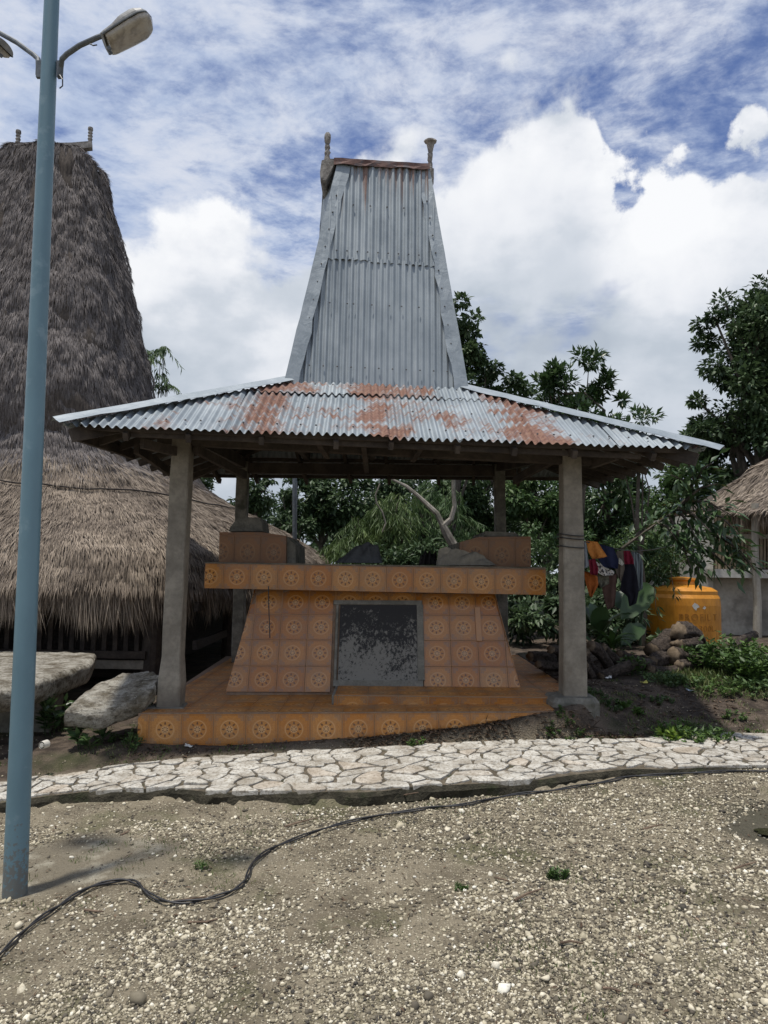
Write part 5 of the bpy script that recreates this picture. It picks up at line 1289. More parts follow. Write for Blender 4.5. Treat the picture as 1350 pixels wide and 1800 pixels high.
garment([(1025, 1003), (1050, 1012), (1052, 1028), (1040, 1051), (1036, 1048), (1029, 1022)], 7.66, cloth('rust_orange', (.25, .075, .02)), 'trousers', 'rust orange garment tapering to a point below the grey shirt', 'garment', 7)
garment([(1049, 1010), (1070, 1012), (1071, 1026), (1056, 1034), (1050, 1022)], 7.80, cloth('camouflage', (.06, .065, .05), (.16, .15, .12), 30), 'cloth', 'dull camouflage patterned cloth beneath the black and white print', 'cloth', 8)
garment([(1060, 1012), (1084, 1008), (1083, 1040), (1080, 1068), (1068, 1072), (1063, 1058), (1058, 1034)], 7.9, cloth('brown_cloth', (.065, .040, .034)), 'trousers', 'brown trousers hanging lowest in the middle of the line', 'trousers', 9)
garment([(1084, 968), (1096, 968), (1098, 1000), (1092, 1024), (1086, 1014), (1081, 1000)], 8.3, cloth('khaki', (.10, .085, .07)), 'shirt', 'khaki shirt hanging between the navy shirt and the dark red one', 'shirt', 10)
garment([(1088, 980), (1093, 984), (1097, 991), (1093, 995), (1087, 990)], 8.22, cloth('off_white', (.38, .37, .33)), 'label_cloth', 'small off white cloth scrap on the khaki shirt', 'cloth', 11, .01)
garment([(1095, 968), (1107, 968), (1114, 984), (1114, 992), (1098, 992)], 8.6, cloth('maroon', (.14, .014, .03)), 'shirt', 'maroon shirt bunched on the line above the black trousers', 'shirt', 12)
garment([(1097, 990), (1114, 990), (1120, 1012), (1123, 1040), (1118, 1064), (1106, 1066), (1103, 1046), (1090, 1041), (1092, 1020)], 8.7, cloth('near_black', (.012, .012, .018)), 'trousers', 'black trousers hanging at the far end of the line', 'trousers', 13)
garment([(1110, 969), (1124, 970), (1130, 990), (1130, 1038), (1122, 1040), (1119, 1010)], 9.1, stripe, 'striped_cloth', 'grey striped cloth hanging last on the line', 'cloth', 14)

# ============================================================ LOG PILE
def log(a, b, r0, r1, label, seed, bend=.04):
    g_ = np.random.default_rng(seed); a = np.array(a); b = np.array(b); nn_ = 14; m_ = 22; r0 *= .86; r1 *= .86; V = []; d_ = nrm(b - a); x_ = nrm(np.cross(d_, (0.1, .2, 1))); y_ = np.cross(d_, x_)
    bx, by = g_.normal(0, bend, 2); shp = 1 + g_.normal(0, .12, m_)
    for i in range(nn_):
        t_ = i / (nn_ - 1); c_ = a + (b - a) * t_ + (x_ * bx + y_ * by) * math.sin(PI * t_); r = (r0 + (r1 - r0) * t_) * (1 + g_.normal(0, .04)) * (1.0 if 0 < i < nn_ - 1 else .93)
        for k in range(m_): ang = 2 * PI * k / m_; V.append(c_ + (x_ * math.cos(ang) + y_ * math.sin(ang)) * r * shp[k] * (1 + g_.normal(0, .04)))
    Fc = [[i * m_ + k, i * m_ + (k + 1) % m_, (i + 1) * m_ + (k + 1) % m_, (i + 1) * m_ + k] for i in range(nn_ - 1) for k in range(m_)]; nf = len(Fc)
    Fc += [list(range(m_))[::-1], [(nn_ - 1) * m_ + k for k in range(m_)]]
    obj('log', V, Fc, [M_log, M_logend], label=label, cat='log', fmat=[0] * nf + [1, 1], smooth=True)
Lg = [((1030, 1150), (1052, 1184), 9.0, .075, .085, 'dark leaning log nearest the right front pillar'),
      ((1042, 1140), (1075, 1176), 9.2, .09, .07, 'long split log sloping down beside the pillar'),
      ((1066, 1142), (1110, 1166), 9.7, .07, .08, 'thin curved log lying behind the sloping logs'),
      ((1066, 1188), (1140, 1172), 8.9, .07, .09, 'pale barked log lying low on the soil'),
      ((1030, 1172), (1044, 1195), 8.7, .05, .06, 'short broken log against the pillar foot'),
      ((1095, 1150), (1150, 1156), 10.0, .08, .07, 'grey log lying level behind the low pale log'),
      ((1150, 1142), (1184, 1122), 10.0, .14, .17, 'thick bark covered log rising towards the tank'),
      ((1196, 1112), (1232, 1132), 10.0, .14, .12, 'topmost log of the pile with a pale cut end'),
      ((1193, 1134), (1216, 1132), 9.7, .10, .11, 'stubby dark log under the topmost one'),
      ((1190, 1153), (1245, 1156), 9.6, .13, .13, 'fat log lying level in the middle of the pile'),
      ((1200, 1170), (1255, 1168), 9.4, .09, .08, 'lower brown log below the fat middle one'),
      ((1152, 1162), (1196, 1160), 9.5, .10, .09, 'dark log with a hollow end left of the middle one'),
      ((1150, 1180), (1206, 1182), 9.1, .09, .12, 'mossy log at the bottom front of the pile'),
      ((936, 1153), (975, 1152), 9.6, .075, .08, 'level log left of the right front pillar'),
      ((950, 1168), (985, 1172), 9.2, .06, .07, 'dark low log left of the pillar'),
      ((970, 1145), (988, 1170), 9.3, .07, .06, 'leaning stump half hidden behind the pillar'),
      ((1290, 1135), (1330, 1118), 10.0, .07, .06, 'pale square sawn plank end at the right edge'),
      ((1296, 1148), (1335, 1160), 9.9, .06, .07, 'weathered log lying in the weeds at the right edge')]
for i, (a, b, Y, r0, r1, lb) in enumerate(Lg):
    pa, pb = P(*a, Y - .12), P(*b, Y + .12); pb[1] += .1; dl_ = (pb - pa) * .14; pa, pb = pa - dl_, pb + dl_
    log(pa, pb, r0, r1, lb, 100 + i)

# ============================================================ VEGETATION
def leaves(C, D, N, L, Wd, rnd, fold=.12, shape=0, seed=0):
    """C leaf base, D direction, N normal; a leaf is two folded halves (6 verts)"""
    n = len(C); D = D / (np.linalg.norm(D, axis=1)[:, None] + 1e-9); S_ = np.cross(D, N); S_ /= np.linalg.norm(S_, axis=1)[:, None] + 1e-9; N2 = np.cross(S_, D)
    a = C; m = C + D * L[:, None] * .5 - N2 * (L * .02)[:, None]; e = C + D * L[:, None] - N2 * (L * .10)[:, None]
    l = C + D * (L * .45)[:, None] - S_ * (Wd / 2)[:, None] + N2 * (Wd * fold)[:, None]; r = C + D * (L * .45)[:, None] + S_ * (Wd / 2)[:, None] + N2 * (Wd * fold)[:, None]
    V = np.stack([a, r, e, l], 1).reshape(-1, 3); i = (np.arange(n) * 4)[:, None]
    return V, np.concatenate([i + [0, 1, 2], i + [0, 2, 3]]), np.repeat(rnd, 4)
def unit(g, n): v = g.normal(0, 1, (n, 3)); return v / np.linalg.norm(v, axis=1)[:, None]
def foliage(ells, nclump, nleaf, L, W_, seed, droop=.25, clr=.38, feathery=False, shell=.55):
    """ells: list of (centre, radii). Returns leaf mesh data and clump centres"""
    g = np.random.default_rng(seed); vol = np.array([np.prod(e[1]) ** .7 for e in ells]); pick = g.choice(len(ells), nclump, p=vol / vol.sum())
    cc = []; cr = []
    for k in pick:
        c_, r_ = np.array(ells[k][0]), np.array(ells[k][1]); d_ = unit(g, 1)[0]; q = c_ + d_ * r_ * g.uniform(shell, 1.0) ** .6; cc.append(q); cr.append(min(r_) * clr * g.uniform(.5, 1.25))
    cc = np.array(cc); cr = np.array(cr); k = g.integers(0, nclump, nleaf); d_ = unit(g, nleaf)
    C = cc[k] + d_ * (cr[k] * g.random(nleaf) ** .45)[:, None] * np.array([1, 1, .75])
    D = d_ * .8 + unit(g, nleaf) * .7 + np.array([0, 0, -droop]); N = unit(g, nleaf) * .55 + np.array([0, 0, 1.0])
    tone = np.clip(.22 + .5 * g.random(nleaf) + g.normal(0, .14, nclump)[k], 0, 1)
    LL = g.uniform(.65, 1.25, nleaf) * L; WW = LL * W_ / L
    return leaves(C, D, N, LL, WW, tone, seed=seed), cc
def tree(name, base, ells, nclump, nleaf, L, W_, m_, label, seed, trunk_r=.12, bark=None, branches=9, group=None, cat='tree', **kw):
    g = np.random.default_rng(seed + 500); base = np.array(base, float); t = thing(name, base, label, cat, group)
    (V, F_, R), cc = foliage(ells, nclump, nleaf, L, W_, seed, **kw)
    obj('crown', V, F_, m_, t, attrs={'rnd': R})
    top = np.mean([e[0] for e in ells], 0); hgt = top - base; pts = [base + hgt * k / 5 + np.append(g.normal(0, trunk_r * .8, 2), 0) * (k > 0) for k in range(6)]
    mb = MB(); mb.tube(pts, [trunk_r * (1.15 - .15 * k) for k in range(6)], 8, jit=.03); mb.obj('trunk', bark or M_bark, t)
    mb = MB(); sel = g.choice(len(cc), min(branches, len(cc)), replace=False)
    for q in sel:
        s_ = pts[g.integers(2, 6)]; mid = (s_ + cc[q]) / 2 + g.normal(0, .12, 3) * np.linalg.norm(cc[q] - s_) * .5; mb.tube([s_, mid, cc[q]], [trunk_r * .42, trunk_r * .26, trunk_r * .08], 5)
    mb.obj('branches', bark or M_bark, t, kind='stuff'); return t
gz = lambda x, y: float(ground_smooth(x, y))
def E(px, py, Y, rx, rz, ry=None): c_ = P(px, py, Y); k = Y / F; return (c_, (rx * k, (ry or rx) * k, rz * k))
def T(name, ells, nc, nl, L, W_, m_, label, seed, **kw):
    c_ = np.mean([e[0] for e in ells], 0); Y = c_[1]; tree(name, (c_[0] + kw.pop('dx', 0), Y, gz(c_[0], Y) - .1), ells, nc, nl, L, W_, m_, label, seed, **kw)
# seen over the roof
T('slender_tree', [E(800, 560, 22, 40, 42), E(812, 625, 22, 38, 40), E(790, 700, 22, 50, 60)], 60, 6500, .20, .11, M_leafD, 'dark tree crown showing directly right of the iron tower', 1, clr=.42)
T('round_tree', [E(872, 680, 24, 44, 46), E(905, 700, 24, 34, 38), E(850, 760, 24, 70, 50)], 60, 6000, .20, .11, M_leafD, 'low rounded dark tree crown just above the right roof slope', 2, clr=.42)
T('upright_tree', [E(1040, 660, 14.5, 34, 62), E(1000, 690, 14.5, 46, 45), E(960, 655, 14.5, 26, 28), E(1075, 690, 14.5, 26, 36), E(1010, 760, 14.5, 70, 50)], 66, 4300, .165, .062, M_leafB, 'tree with upright leafy twigs above the right half of the roof', 3, clr=.40, droop=-.25, branches=26, trunk_r=.09)
T('sapling', [E(1128, 735, 12.5, 26, 22), E(1150, 712, 12.5, 16, 14), E(1100, 750, 12.5, 26, 20), E(1110, 800, 12.5, 40, 34)], 26, 900, .15, .055, M_leafB, 'thin sapling with a sprig rising just above the roof hip', 4, clr=.5, droop=-.1, trunk_r=.05)
T('large_tree', [E(1330, 560, 19, 62, 70), E(1285, 600, 19, 66, 62), E(1260, 560, 19, 40, 30), E(1300, 700, 19, 84, 75), E(1400, 620, 19, 110, 130), E(1290, 790, 19, 90, 70), E(1370, 770, 19, 120, 110)], 170, 26000, .17, .085, M_leafD, 'large dense dark tree rising at the right edge of the view', 5, clr=.36, trunk_r=.28, branches=20)
# dense growth behind the tomb and to the right
BGT = [('background_tree', [E(540, 880, 27, 42, 55), E(600, 880, 27, 60, 52)], 'broad dark tree behind the middle of the slab', M_leafD, 8000, .22, .11),
       ('background_tree', [E(460, 868, 24, 26, 34), E(432, 880, 24, 20, 30)], 'thin leafy tree beside the rear left pillar', M_leafD, 2300, .17, .08),
       ('background_tree', [E(352, 842, 24, 24, 26), E(330, 850, 24, 20, 24)], 'small crown peeping over the thatch left of the front pillar', M_leafD, 1500, .17, .08),
       ('background_tree', [E(507, 885, 26, 22, 30), E(520, 925, 26, 40, 20)], 'sparse tree seen round the thin metal pipe', M_leafD, 2200, .18, .08),
       ('background_tree', [E(870, 880, 27, 80, 60), E(800, 900, 27, 70, 60)], 'dense tree between the pale trunk and the rear right pillar', M_leafD, 11000, .22, .11),
       ('background_tree', [E(940, 880, 22, 60, 52), E(985, 900, 22, 50, 60)], 'leafy tree left of the right front pillar', M_leafM, 6500, .20, .09),
       ('background_tree', [E(1075, 850, 17, 62, 30), E(1060, 900, 17, 66, 50)], 'glossy leaved tree right of the front pillar', M_leafB, 3800, .20, .075),
       ('background_tree', [E(1230, 850, 21, 70, 50), E(1180, 900, 21, 60, 60), E(1240, 780, 21, 52, 40)], 'mid green tree in front of the large tree', M_leafM, 9000, .17, .085),
       ('background_tree', [E(720, 880, 31, 60, 48), E(660, 900, 31, 50, 50)], 'dark tree far behind the pale trunk', M_leafD, 6500, .24, .12)]
for i, (nm, el, lb, m_, nl, L, W_) in enumerate(BGT): T(nm, el, 40 + nl // 160, nl, L, W_, m_, lb, 20 + i, clr=.38, trunk_r=.14, branches=12)
# feathery bamboo-like growth
def feathery(name, ells, n, L, label, seed, m_=M_leafL, w_=.022, down=.9):
    g = np.random.default_rng(seed); t = thing(name, np.append(np.mean([e[0][:2] for e in ells], 0), gz(*np.mean([e[0][:2] for e in ells], 0))), label, 'bamboo')
    Cs = []; Ds = []; R = []; ns = n // 26; mb = MB(); cb = ORG[t.name]
    for k in range(ns):
        e_ = ells[g.integers(0, len(ells))]; q = e_[0] + unit(g, 1)[0] * e_[1] * g.random() ** .4
        d_ = unit(g, 1)[0] * (1, 1, .4) + (0, 0, -.2); ln_ = g.uniform(.4, .8); tn = np.clip(g.normal(.45, .2), 0, 1)
        s_ = q; pts = [s_ + d_ * ln_ * j / 4 + np.array([0, 0, -.35]) * (j / 4) ** 2 * ln_ for j in range(5)]
        if k % 5 == 0: mb.tube([cb + (g.normal(0, .25), g.normal(0, .25), 0), (cb * .4 + q * .6) + (0, 0, .4), q], [.03, .02, .008], 4, caps=False)
        for j in range(26): u = j / 25; Cs.append(s_ + d_ * ln_ * u + np.array([0, 0, -.35]) * u ** 2 * ln_); Ds.append(unit(g, 1)[0] * .6 + d_ * .5 + (0, 0, -down)); R.append(tn + g.normal(0, .1))
    n_ = len(Cs); V, F_, RR = leaves(np.array(Cs), np.array(Ds), unit(g, n_) + (0, 0, .6), g.uniform(.6, 1.3, n_) * L, np.full(n_, w_), np.clip(R, 0, 1))
    obj('fronds', V, F_, m_, t, attrs={'rnd': RR}); mb.obj('canes', M_bark, t, kind='stuff')
feathery('bamboo_clump', [E(645, 935, 18, 44, 42), E(690, 905, 18, 40, 45), E(620, 960, 18, 40, 25), E(700, 970, 18, 50, 26)], 11000, .22, 'light green feathery bamboo behind the dark tarpaulin', 61)
feathery('bamboo_clump', [E(770, 900, 20, 60, 60), E(820, 960, 20, 40, 40), E(740, 960, 20, 40, 40)], 11000, .24, 'darker drooping bamboo round the pale forked trunk', 62, M_leafM)
feathery('bamboo_sprays', [E(262, 625, 20, 14, 10), E(280, 650, 20, 12, 10), E(290, 672, 20, 10, 12), E(250, 610, 20, 12, 8), E(285, 612, 20, 6, 5)], 900, .20, 'drooping bamboo tip poking out beside the thatched tower', 63, M_leafM, .03)
# pale forked tree
pt = thing('pale_forked_tree', (P(800, 990, 13)[0], 13, gz(1.2, 13)), 'leafless pale forked trunk rising behind the tomb slab', 'tree')
f0 = P(799, 962, 13); fk = P(779, 925, 13)
mb = MB(); mb.tube([(f0[0] + .25, 13, gz(1.2, 13) - .1), f0 + (.12, 0, -.4), f0, P(789, 944, 13), fk], [.12, .10, .085, .078, .07], 9, jit=.04); mb.obj('trunk', M_barkpale, pt)
mb = MB(); mb.tube([fk + (0, 0, -.02), P(768, 903, 13), P(750, 886, 13), P(735, 872, 13), P(715, 855, 13), P(697, 846, 13), P(670, 835, 13)], [.055, .048, .042, .036, .03, .02, .014], 7, jit=.05); mb.obj('limb', M_barkpale, pt)
mb = MB(); mb.tube([fk, P(793, 912, 13), P(799, 890, 13), P(797, 865, 13), P(797, 840, 13), P(802, 790, 13.2), P(800, 740, 13.4)], [.06, .052, .045, .04, .038, .03, .02], 7, jit=.05); mb.obj('limb', M_barkpale, pt)
vn = MB(); vn.tube([P(668, 850, 12), P(660, 870, 12), P(662, 885, 12), P(672, 900, 12), P(678, 920, 12), P(672, 935, 12)], .014, 5, jit=.05); vn.obj('bare_vine', M_barkpale, label='thin bare pale vine hanging left of the forked tree', cat='vine')
pp = MB(); pp.tube([P(518, 1005, 11.6), P(518, 843, 11.6), P(518, 780, 11.6)], .036, 12); pp.tube([P(521, 940, 11.5), P(521.5, 900, 11.5), P(522, 846, 11.5)], .008, 5); pp.obj('metal_pipe', M_arm, label='upright thin grey metal pipe behind the left end of the slab', cat='pipe')

# hanging branches in front of the right house
def spray(name, stems, L, W_, m_, label, seed, dens=26, cat='branch', spread=.14, sr=.018):
    g = np.random.default_rng(seed); t = thing(name, stems[0][0], label, cat); mb = MB(); C = []; D = []
    for st_ in stems:
        st_ = [np.array(q) for q in st_]; mb.tube(st_, [sr * (1 - .7 * i / (len(st_) - 1)) for i in range(len(st_))], 5)
        for i in range(len(st_) - 1):
            a, b = st_[i], st_[i + 1]; n = max(2, int(np.linalg.norm(b - a) * dens)); ax = nrm(b - a)
            for k in range(n):
                q = a + (b - a) * g.random(); sd_ = unit(g, 1)[0]
                C.append(q + sd_ * spread * g.random()); D.append(sd_ + ax * .6 + (0, 0, -.35))
    n = len(C); V, F_, R = leaves(np.array(C), np.array(D), unit(g, n) * .5 + (0, 0, 1), g.uniform(.6, 1.2, n) * L, g.uniform(.8, 1.1, n) * W_, np.clip(g.normal(.42, .22, n), 0, 1))
    obj('leaves', V, F_, m_, t, attrs={'rnd': R}); mb.obj('twigs', M_bark, t, kind='stuff'); return t
st = []
Yr = 10.6
trunkp = [P(1092, 965, Yr), P(1120, 945, Yr), P(1155, 920, Yr), P(1190, 895, Yr), P(1212, 868, Yr), P(1222, 845, Yr)]
st.append(trunkp)
g = np.random.default_rng(77)
for (a, b) in (((1200, 885), (1262, 850)), ((1205, 880), (1285, 905)), ((1190, 895), (1250, 935)), ((1190, 895), (1230, 960)), ((1175, 905), (1215, 1000)), ((1215, 960), (1285, 1000)), ((1255, 930), (1320, 990)), ((1230, 960), (1228, 1012)), ((1250, 935), (1330, 1005)), ((1240, 900), (1300, 940)), ((1155, 920), (1190, 950)), ((1212, 868), (1180, 835)), ((1222, 850), (1250, 815)), ((1222, 850), (1200, 800))):
    A_, B_ = P(*a, Yr), P(*b, Yr - .4); st.append([A_, (A_ + B_) / 2 + (0, 0, .08), B_])
spray('leafy_branch_tree', st, .21, .075, M_leafB, 'small broad leaved tree leaning in front of the plastered house', 78, 60, 'tree', .22, .026)
spray('hanging_twig', [[P(1178, 990, 9.6), P(1181, 1018, 9.6), P(1185, 1040, 9.6), P(1188, 1062, 9.6)], [P(1150, 1030, 9.6), P(1153, 1070, 9.6), P(1160, 1090, 9.6)]], .11, .03, M_leafB, 'thin twig with small leaves dangling before the yellow tank', 79, 34, 'twig', .07, .006)
# ragged evergreen fill behind: bushes one can tell apart only as a mass
def mass(name, ells, nc, nl, L, W_, m_, label, seed, **kw):
    (V, F_, R), cc = foliage(ells, nc, nl, L, W_, seed, **kw); obj(name, V, F_, m_, kind='stuff', label=label, cat='undergrowth', attrs={'rnd': R})
ells = [E(px, 965 + 20 * math.sin(px * .05), 30, 90, 60, 40) for px in range(420, 1300, 70)]
mass('distant_woodland', ells + [E(px, 930, 44, 90, 50, 60) for px in range(-200, 1700, 90)], 520, 44000, .30, .16, M_leafD, 'dark wood closing the view behind the village', 90, clr=.55)
mass('undergrowth', [E(px, py, Y, 62, 44, 50) for px, py, Y in ((900, 1070, 12.5), (960, 1090, 12.5), (930, 1010, 14), (1010, 1010, 14), (1075, 1080, 12.6), (1060, 1010, 14), (1130, 1010, 15), (1150, 960, 16), (880, 1010, 14), (1110, 1120, 12), (840, 990, 16), (760, 1000, 17), (680, 1000, 17))], 190, 15000, .15, .06, M_leafD, 'tangled green undergrowth behind the log pile', 91, clr=.5)
mass('undergrowth', [E(px, py, Y, 50, 34, 40) for px, py, Y in ((1150, 985, 13), (1100, 960, 14), (1040, 970, 14), (960, 960, 15), (1180, 960, 14))], 90, 7000, .10, .04, M_leafM, 'fine leaved green scrub behind the washing line', 92, clr=.5)

def bladed(name, base, n, L, W_, m_, label, cat, seed, spread=1.0, lift=.8, arch=.5, seg=6, group=None, rib=True):
    """rosette of long arching leaves, each with a folded midrib; every leaf its own part"""
    g = np.random.default_rng(seed); base = np.array(base, float); t = thing(name, base, label, cat, group)
    for k in range(n):
        a = 2 * PI * k / n + g.normal(0, .25); l = L * g.uniform(.65, 1.15); w_ = W_ * g.uniform(.8, 1.15); el_ = lift * g.uniform(.6, 1.25); V = []
        o_ = np.array([math.cos(a), math.sin(a), 0]); s_ = np.array([-math.sin(a), math.cos(a), 0]); p = base.copy(); pitch_ = el_
        for i in range(seg + 1):
            u = i / seg; ww = w_ * (math.sin(PI * min(1, u * .93 + .07)) ** .7) * (1 if u < .97 else .1) * (.18 if u < .12 else 1)
            V += [p - s_ * ww / 2 + np.array([0, 0, ww * .16]), p, p + s_ * ww / 2 + np.array([0, 0, ww * .16])]
            d_ = o_ * math.cos(pitch_) * spread + np.array([0, 0, math.sin(pitch_)]); p = p + d_ * l / seg; pitch_ -= arch * (1.2 / seg) * 2
        Fc = [[i * 3 + j, i * 3 + j + 1, (i + 1) * 3 + j + 1, (i + 1) * 3 + j] for i in range(seg) for j in range(2)]
        obj('leaf', V, Fc, m_, t, smooth=True, attrs={'rnd': np.full(len(V), float(np.clip(g.normal(.5, .22), 0, 1)))})
    return t
# big taro and banana leaves
def gp(px, py, Y): q = P(px, py, Y); q[2] = max(q[2], gz(q[0], q[1])); return q
bladed('banana_plant', gp(1052, 1125, 10.8), 7, .85, .24, M_leafB, 'broad leaved banana plant under the washing', 'plant', 5, .7, 1.25, .5)
bladed('strap_leaved_plant', gp(1075, 1140, 10.2), 14, .55, .075, M_leafG, 'strap leaved plant growing behind the sloping logs', 'plant', 6, 1, 1.0, .7)
bladed('strap_leaved_plant', gp(1045, 1145, 10.3), 10, .45, .07, M_leafM, 'darker strap leaved plant next to the right front pillar', 'plant', 7, 1, 1.1, .7)
def big_leaf(c0, tip, wpx, Y, m_, root, k):
    A_, B_ = P(*c0, Y), P(*tip, Y - .25); d_ = B_ - A_; s_ = nrm(np.cross(d_, (0, -1, .5))); V = []; seg = 10
    for i in range(seg + 1):
        u = i / seg; w_ = wpx * Y / F * math.sin(PI * min(1, .1 + u * .9)) ** .8 * (1 if i < seg else .05); c_ = A_ + d_ * u + np.array([0, 0, .05 * math.sin(PI * u)])
        for j, q in enumerate((-1, -.5, 0, .5, 1)): V.append(c_ + s_ * w_ * q / 2 + np.array([0, -.03, .0]) * abs(q) + np.array([0, 0, .012]) * math.sin(i * 2.2) * abs(q))
    Fc = [[i * 5 + j, i * 5 + j + 1, (i + 1) * 5 + j + 1, (i + 1) * 5 + j] for i in range(seg) for j in range(4)]
    obj('leaf', V, Fc, m_, root, smooth=True, attrs={'rnd': np.full(len(V), k)})
tr = thing('taro_plant', gp(1110, 1130, 10.6), 'plant with two huge grey green leaves left of the yellow tank', 'plant')
big_leaf((1145, 1030), (1090, 1090), 46, 10.9, M_leafB, tr, .30); big_leaf((1080, 1040), (1100, 1075), 40, 11.1, M_leafB, tr, .10); big_leaf((1130, 1100), (1090, 1135), 30, 10.7, M_leafB, tr, .2)
mb = MB(); mb.tube([gp(1125, 1135, 10.8), P(1128, 1080, 10.9), P(1143, 1032, 10.9)], .02, 6); mb.obj('stalk', M_leafM, tr)

# bushes and weeds near the path
def weed(name, px, py, Y, wpx, hpx, n, L, W_, m_, label, seed, cat='weed', z=None):
    g = np.random.default_rng(seed); q = on_ground(px, py); Y = q[1]; k = Y / F; t = thing(name, q, label, cat); mb = MB(); C = []; D = []
    ns = max(4, n // 12)
    for i in range(ns):
        a = g.uniform(0, 2 * PI); r = g.random() ** .5; root = q + np.array([math.cos(a) * wpx * k / 2 * r * .8, math.sin(a) * wpx * k / 3 * r * .8, 0]); root[2] = float(ground(root[0], root[1])) - .005; top = root + np.array([math.cos(a) * wpx * k * .1 * r, math.sin(a) * wpx * k * .08 * r, hpx * k * g.uniform(.5, 1) * (1 - .35 * r * r)])
        mb.tube([root, (root + top) / 2 + g.normal(0, .008, 3), top], [.0035, .003, .0015], 4, caps=False)
        for j in range(12): u = g.uniform(.2, 1); sd_ = unit(g, 1)[0] * (1, 1, .4); C.append(root + (top - root) * u); D.append(sd_ + (0, 0, .45))
    n_ = len(C); V, F_, R = leaves(np.array(C), np.array(D), unit(g, n_) * .5 + (0, 0, 1), g.uniform(.6, 1.2, n_) * L, g.uniform(.8, 1.2, n_) * W_, np.clip(g.normal(.5, .22, n_), 0, 1))
    obj('leaves', V, F_, m_, t, attrs={'rnd': R}); mb.obj('stems', M_leafM, t, kind='stuff')
weed('leafy_weed', 1218, 1296, 7, 140, 34, 1150, .055, .024, M_leafG, 'fresh green weed clump on the far edge of the path', 1)
weed('leafy_weed', 1185, 1296, 7, 50, 24, 260, .075, .034, mat('lime_leaves', leaf_fn((.10, .16, .02), (.20, .30, .05), (.34, .44, .10))), 'lime green leaves at the left of the big weed clump', 2)
weed('leafy_weed', 1000, 1258, 7, 80, 18, 480, .032, .017, M_leafG, 'low creeping weed in front of the right pillar footing', 3)
weed('leafy_weed', 733, 1308, 7, 34, 24, 150, .04, .012, M_leafG, 'small weed tuft growing from the corner of the tiled platform', 4)
weed('leafy_weed', 1112, 1250, 7, 50, 12, 120, .07, .035, M_leafG, 'flat leaved weed on the bare soil right of the pillar', 5)
weed('leafy_weed', 1060, 1235, 7, 80, 16, 420, .035, .02, M_leafM, 'dark creeping weed on the soil behind the right footing', 6)
weed('leafy_weed', 160, 1312, 6.5, 60, 52, 60, .125, .055, M_leafB, 'weed with big pointed leaves under the leaning stone', 7)
weed('leafy_weed', 96, 1290, 6.9, 80, 84, 110, .13, .06, M_leafB, 'trailing vine leaves between the blue pole and the leaning stone', 8)
weed('leafy_weed', 256, 1262, 6.8, 40, 90, 120, .075, .028, M_leafB, 'thin upright weed beside the left front pillar', 9)
weed('leafy_weed', 232, 1318, 6.5, 40, 30, 120, .06, .018, M_leafM, 'mossy weed at the broken left corner of the platform', 10)
weed('leafy_weed', 350, 1530, 4, 26, 18, 90, .03, .006, M_leafG, 'tiny grass seedling on the dried cement spill', 11)
weed('leafy_weed', 980, 1542, 4, 40, 22, 300, .024, .009, M_leafG, 'small round green weed in the middle of the gravel', 12)
weed('leafy_weed', 812, 1560, 4, 26, 10, 110, .024, .008, M_leafG, 'tiny flat weed in the gravel left of the round one', 13)
weed('shrub', 1275, 1180, 9, 150, 70, 1500, .085, .04, M_leafG, 'bright creeper covering the right side of the log pile', 14, 'shrub')
weed('shrub', 1330, 1195, 9, 130, 60, 1200, .085, .04, M_leafG, 'leafy ground shrub at the right edge in front of the house', 15, 'shrub')
weed('leafy_weed', 1180, 1200, 9, 120, 18, 620, .05, .022, M_leafM, 'low green carpet of weeds in front of the mossy log', 16)
weed('leafy_weed', 1115, 1188, 9, 50, 40, 160, .09, .04, M_leafG, 'small leafy plant growing among the low logs', 17)
weed('leafy_weed', 1090, 1160, 9, 60, 24, 200, .07, .035, M_leafG, 'cluster of rounded leaves between the left logs', 18)

weed('leafy_weed', 1240, 1208, 9, 150, 16, 700, .05, .022, M_leafG, 'green weed carpet below the bright creeper', 19)
weed('leafy_weed', 1330, 1215, 9, 120, 20, 600, .06, .026, M_leafM, 'weed carpet at the right edge on the soil bank', 20)
weed('leafy_weed', 1290, 1262, 9, 60, 10, 160, .04, .018, M_leafG, 'thin weeds on bare soil right of the fresh clump', 21)
weed('leafy_weed', 205, 1300, 9, 90, 12, 260, .03, .016, M_leafG, 'low moss and weeds under the leaning stone', 22)
# grass blades scattered thinly: one object
def grass():
    g = np.random.default_rng(4); n = 110000; x = g.uniform(-4, 6.5, n); y = g.uniform(2.0, 9.6, n); f = fbm(x * 1.3 + 7, y * 1.3, 91, 4) * .6 + fbm(x * 6, y * 6, 92, 2) * .4
    near_path = np.exp(-np.abs(y - Yf(x) + .08) / .12) * .12 * (x > -1.2) + np.exp(-((x - 2.0) / .8) ** 2 - ((y - 5.0) / .5) ** 2) * .10 + np.exp(-np.abs(y - Yb(x) - .1) / .12) * .07
    right_back = sstep(x, 2.8, 3.8) * sstep(y, 7.7, 8.5) * .3
    keep = (f + near_path + right_back > .602) & ((y < Yf(x)) | (y > Yb(x))) & ~((x > -2.4) & (x < 2.1) & (y > FY - .02)); right_back = right_back * np.ones(n); x, y = x[keep], y[keep]; n = len(x); z = ground(x, y)
    D = np.stack([g.normal(0, .5, n), g.normal(0, .5, n), np.ones(n)], 1); L = g.uniform(.010, .034, n); L = np.where(y > Yb(x), L * (1.5 + 1.8 * right_back[keep] / .3), L)
    V, F_, R = leaves(np.stack([x, y, z - .003], 1), D, unit(g, n), L, L * .16, g.random(n)); obj('grass', V, F_, M_grass, kind='stuff', label='thin short grass tufts growing through the gravel and soil', cat='grass', attrs={'rnd': R}); print('grass', n)
grass()
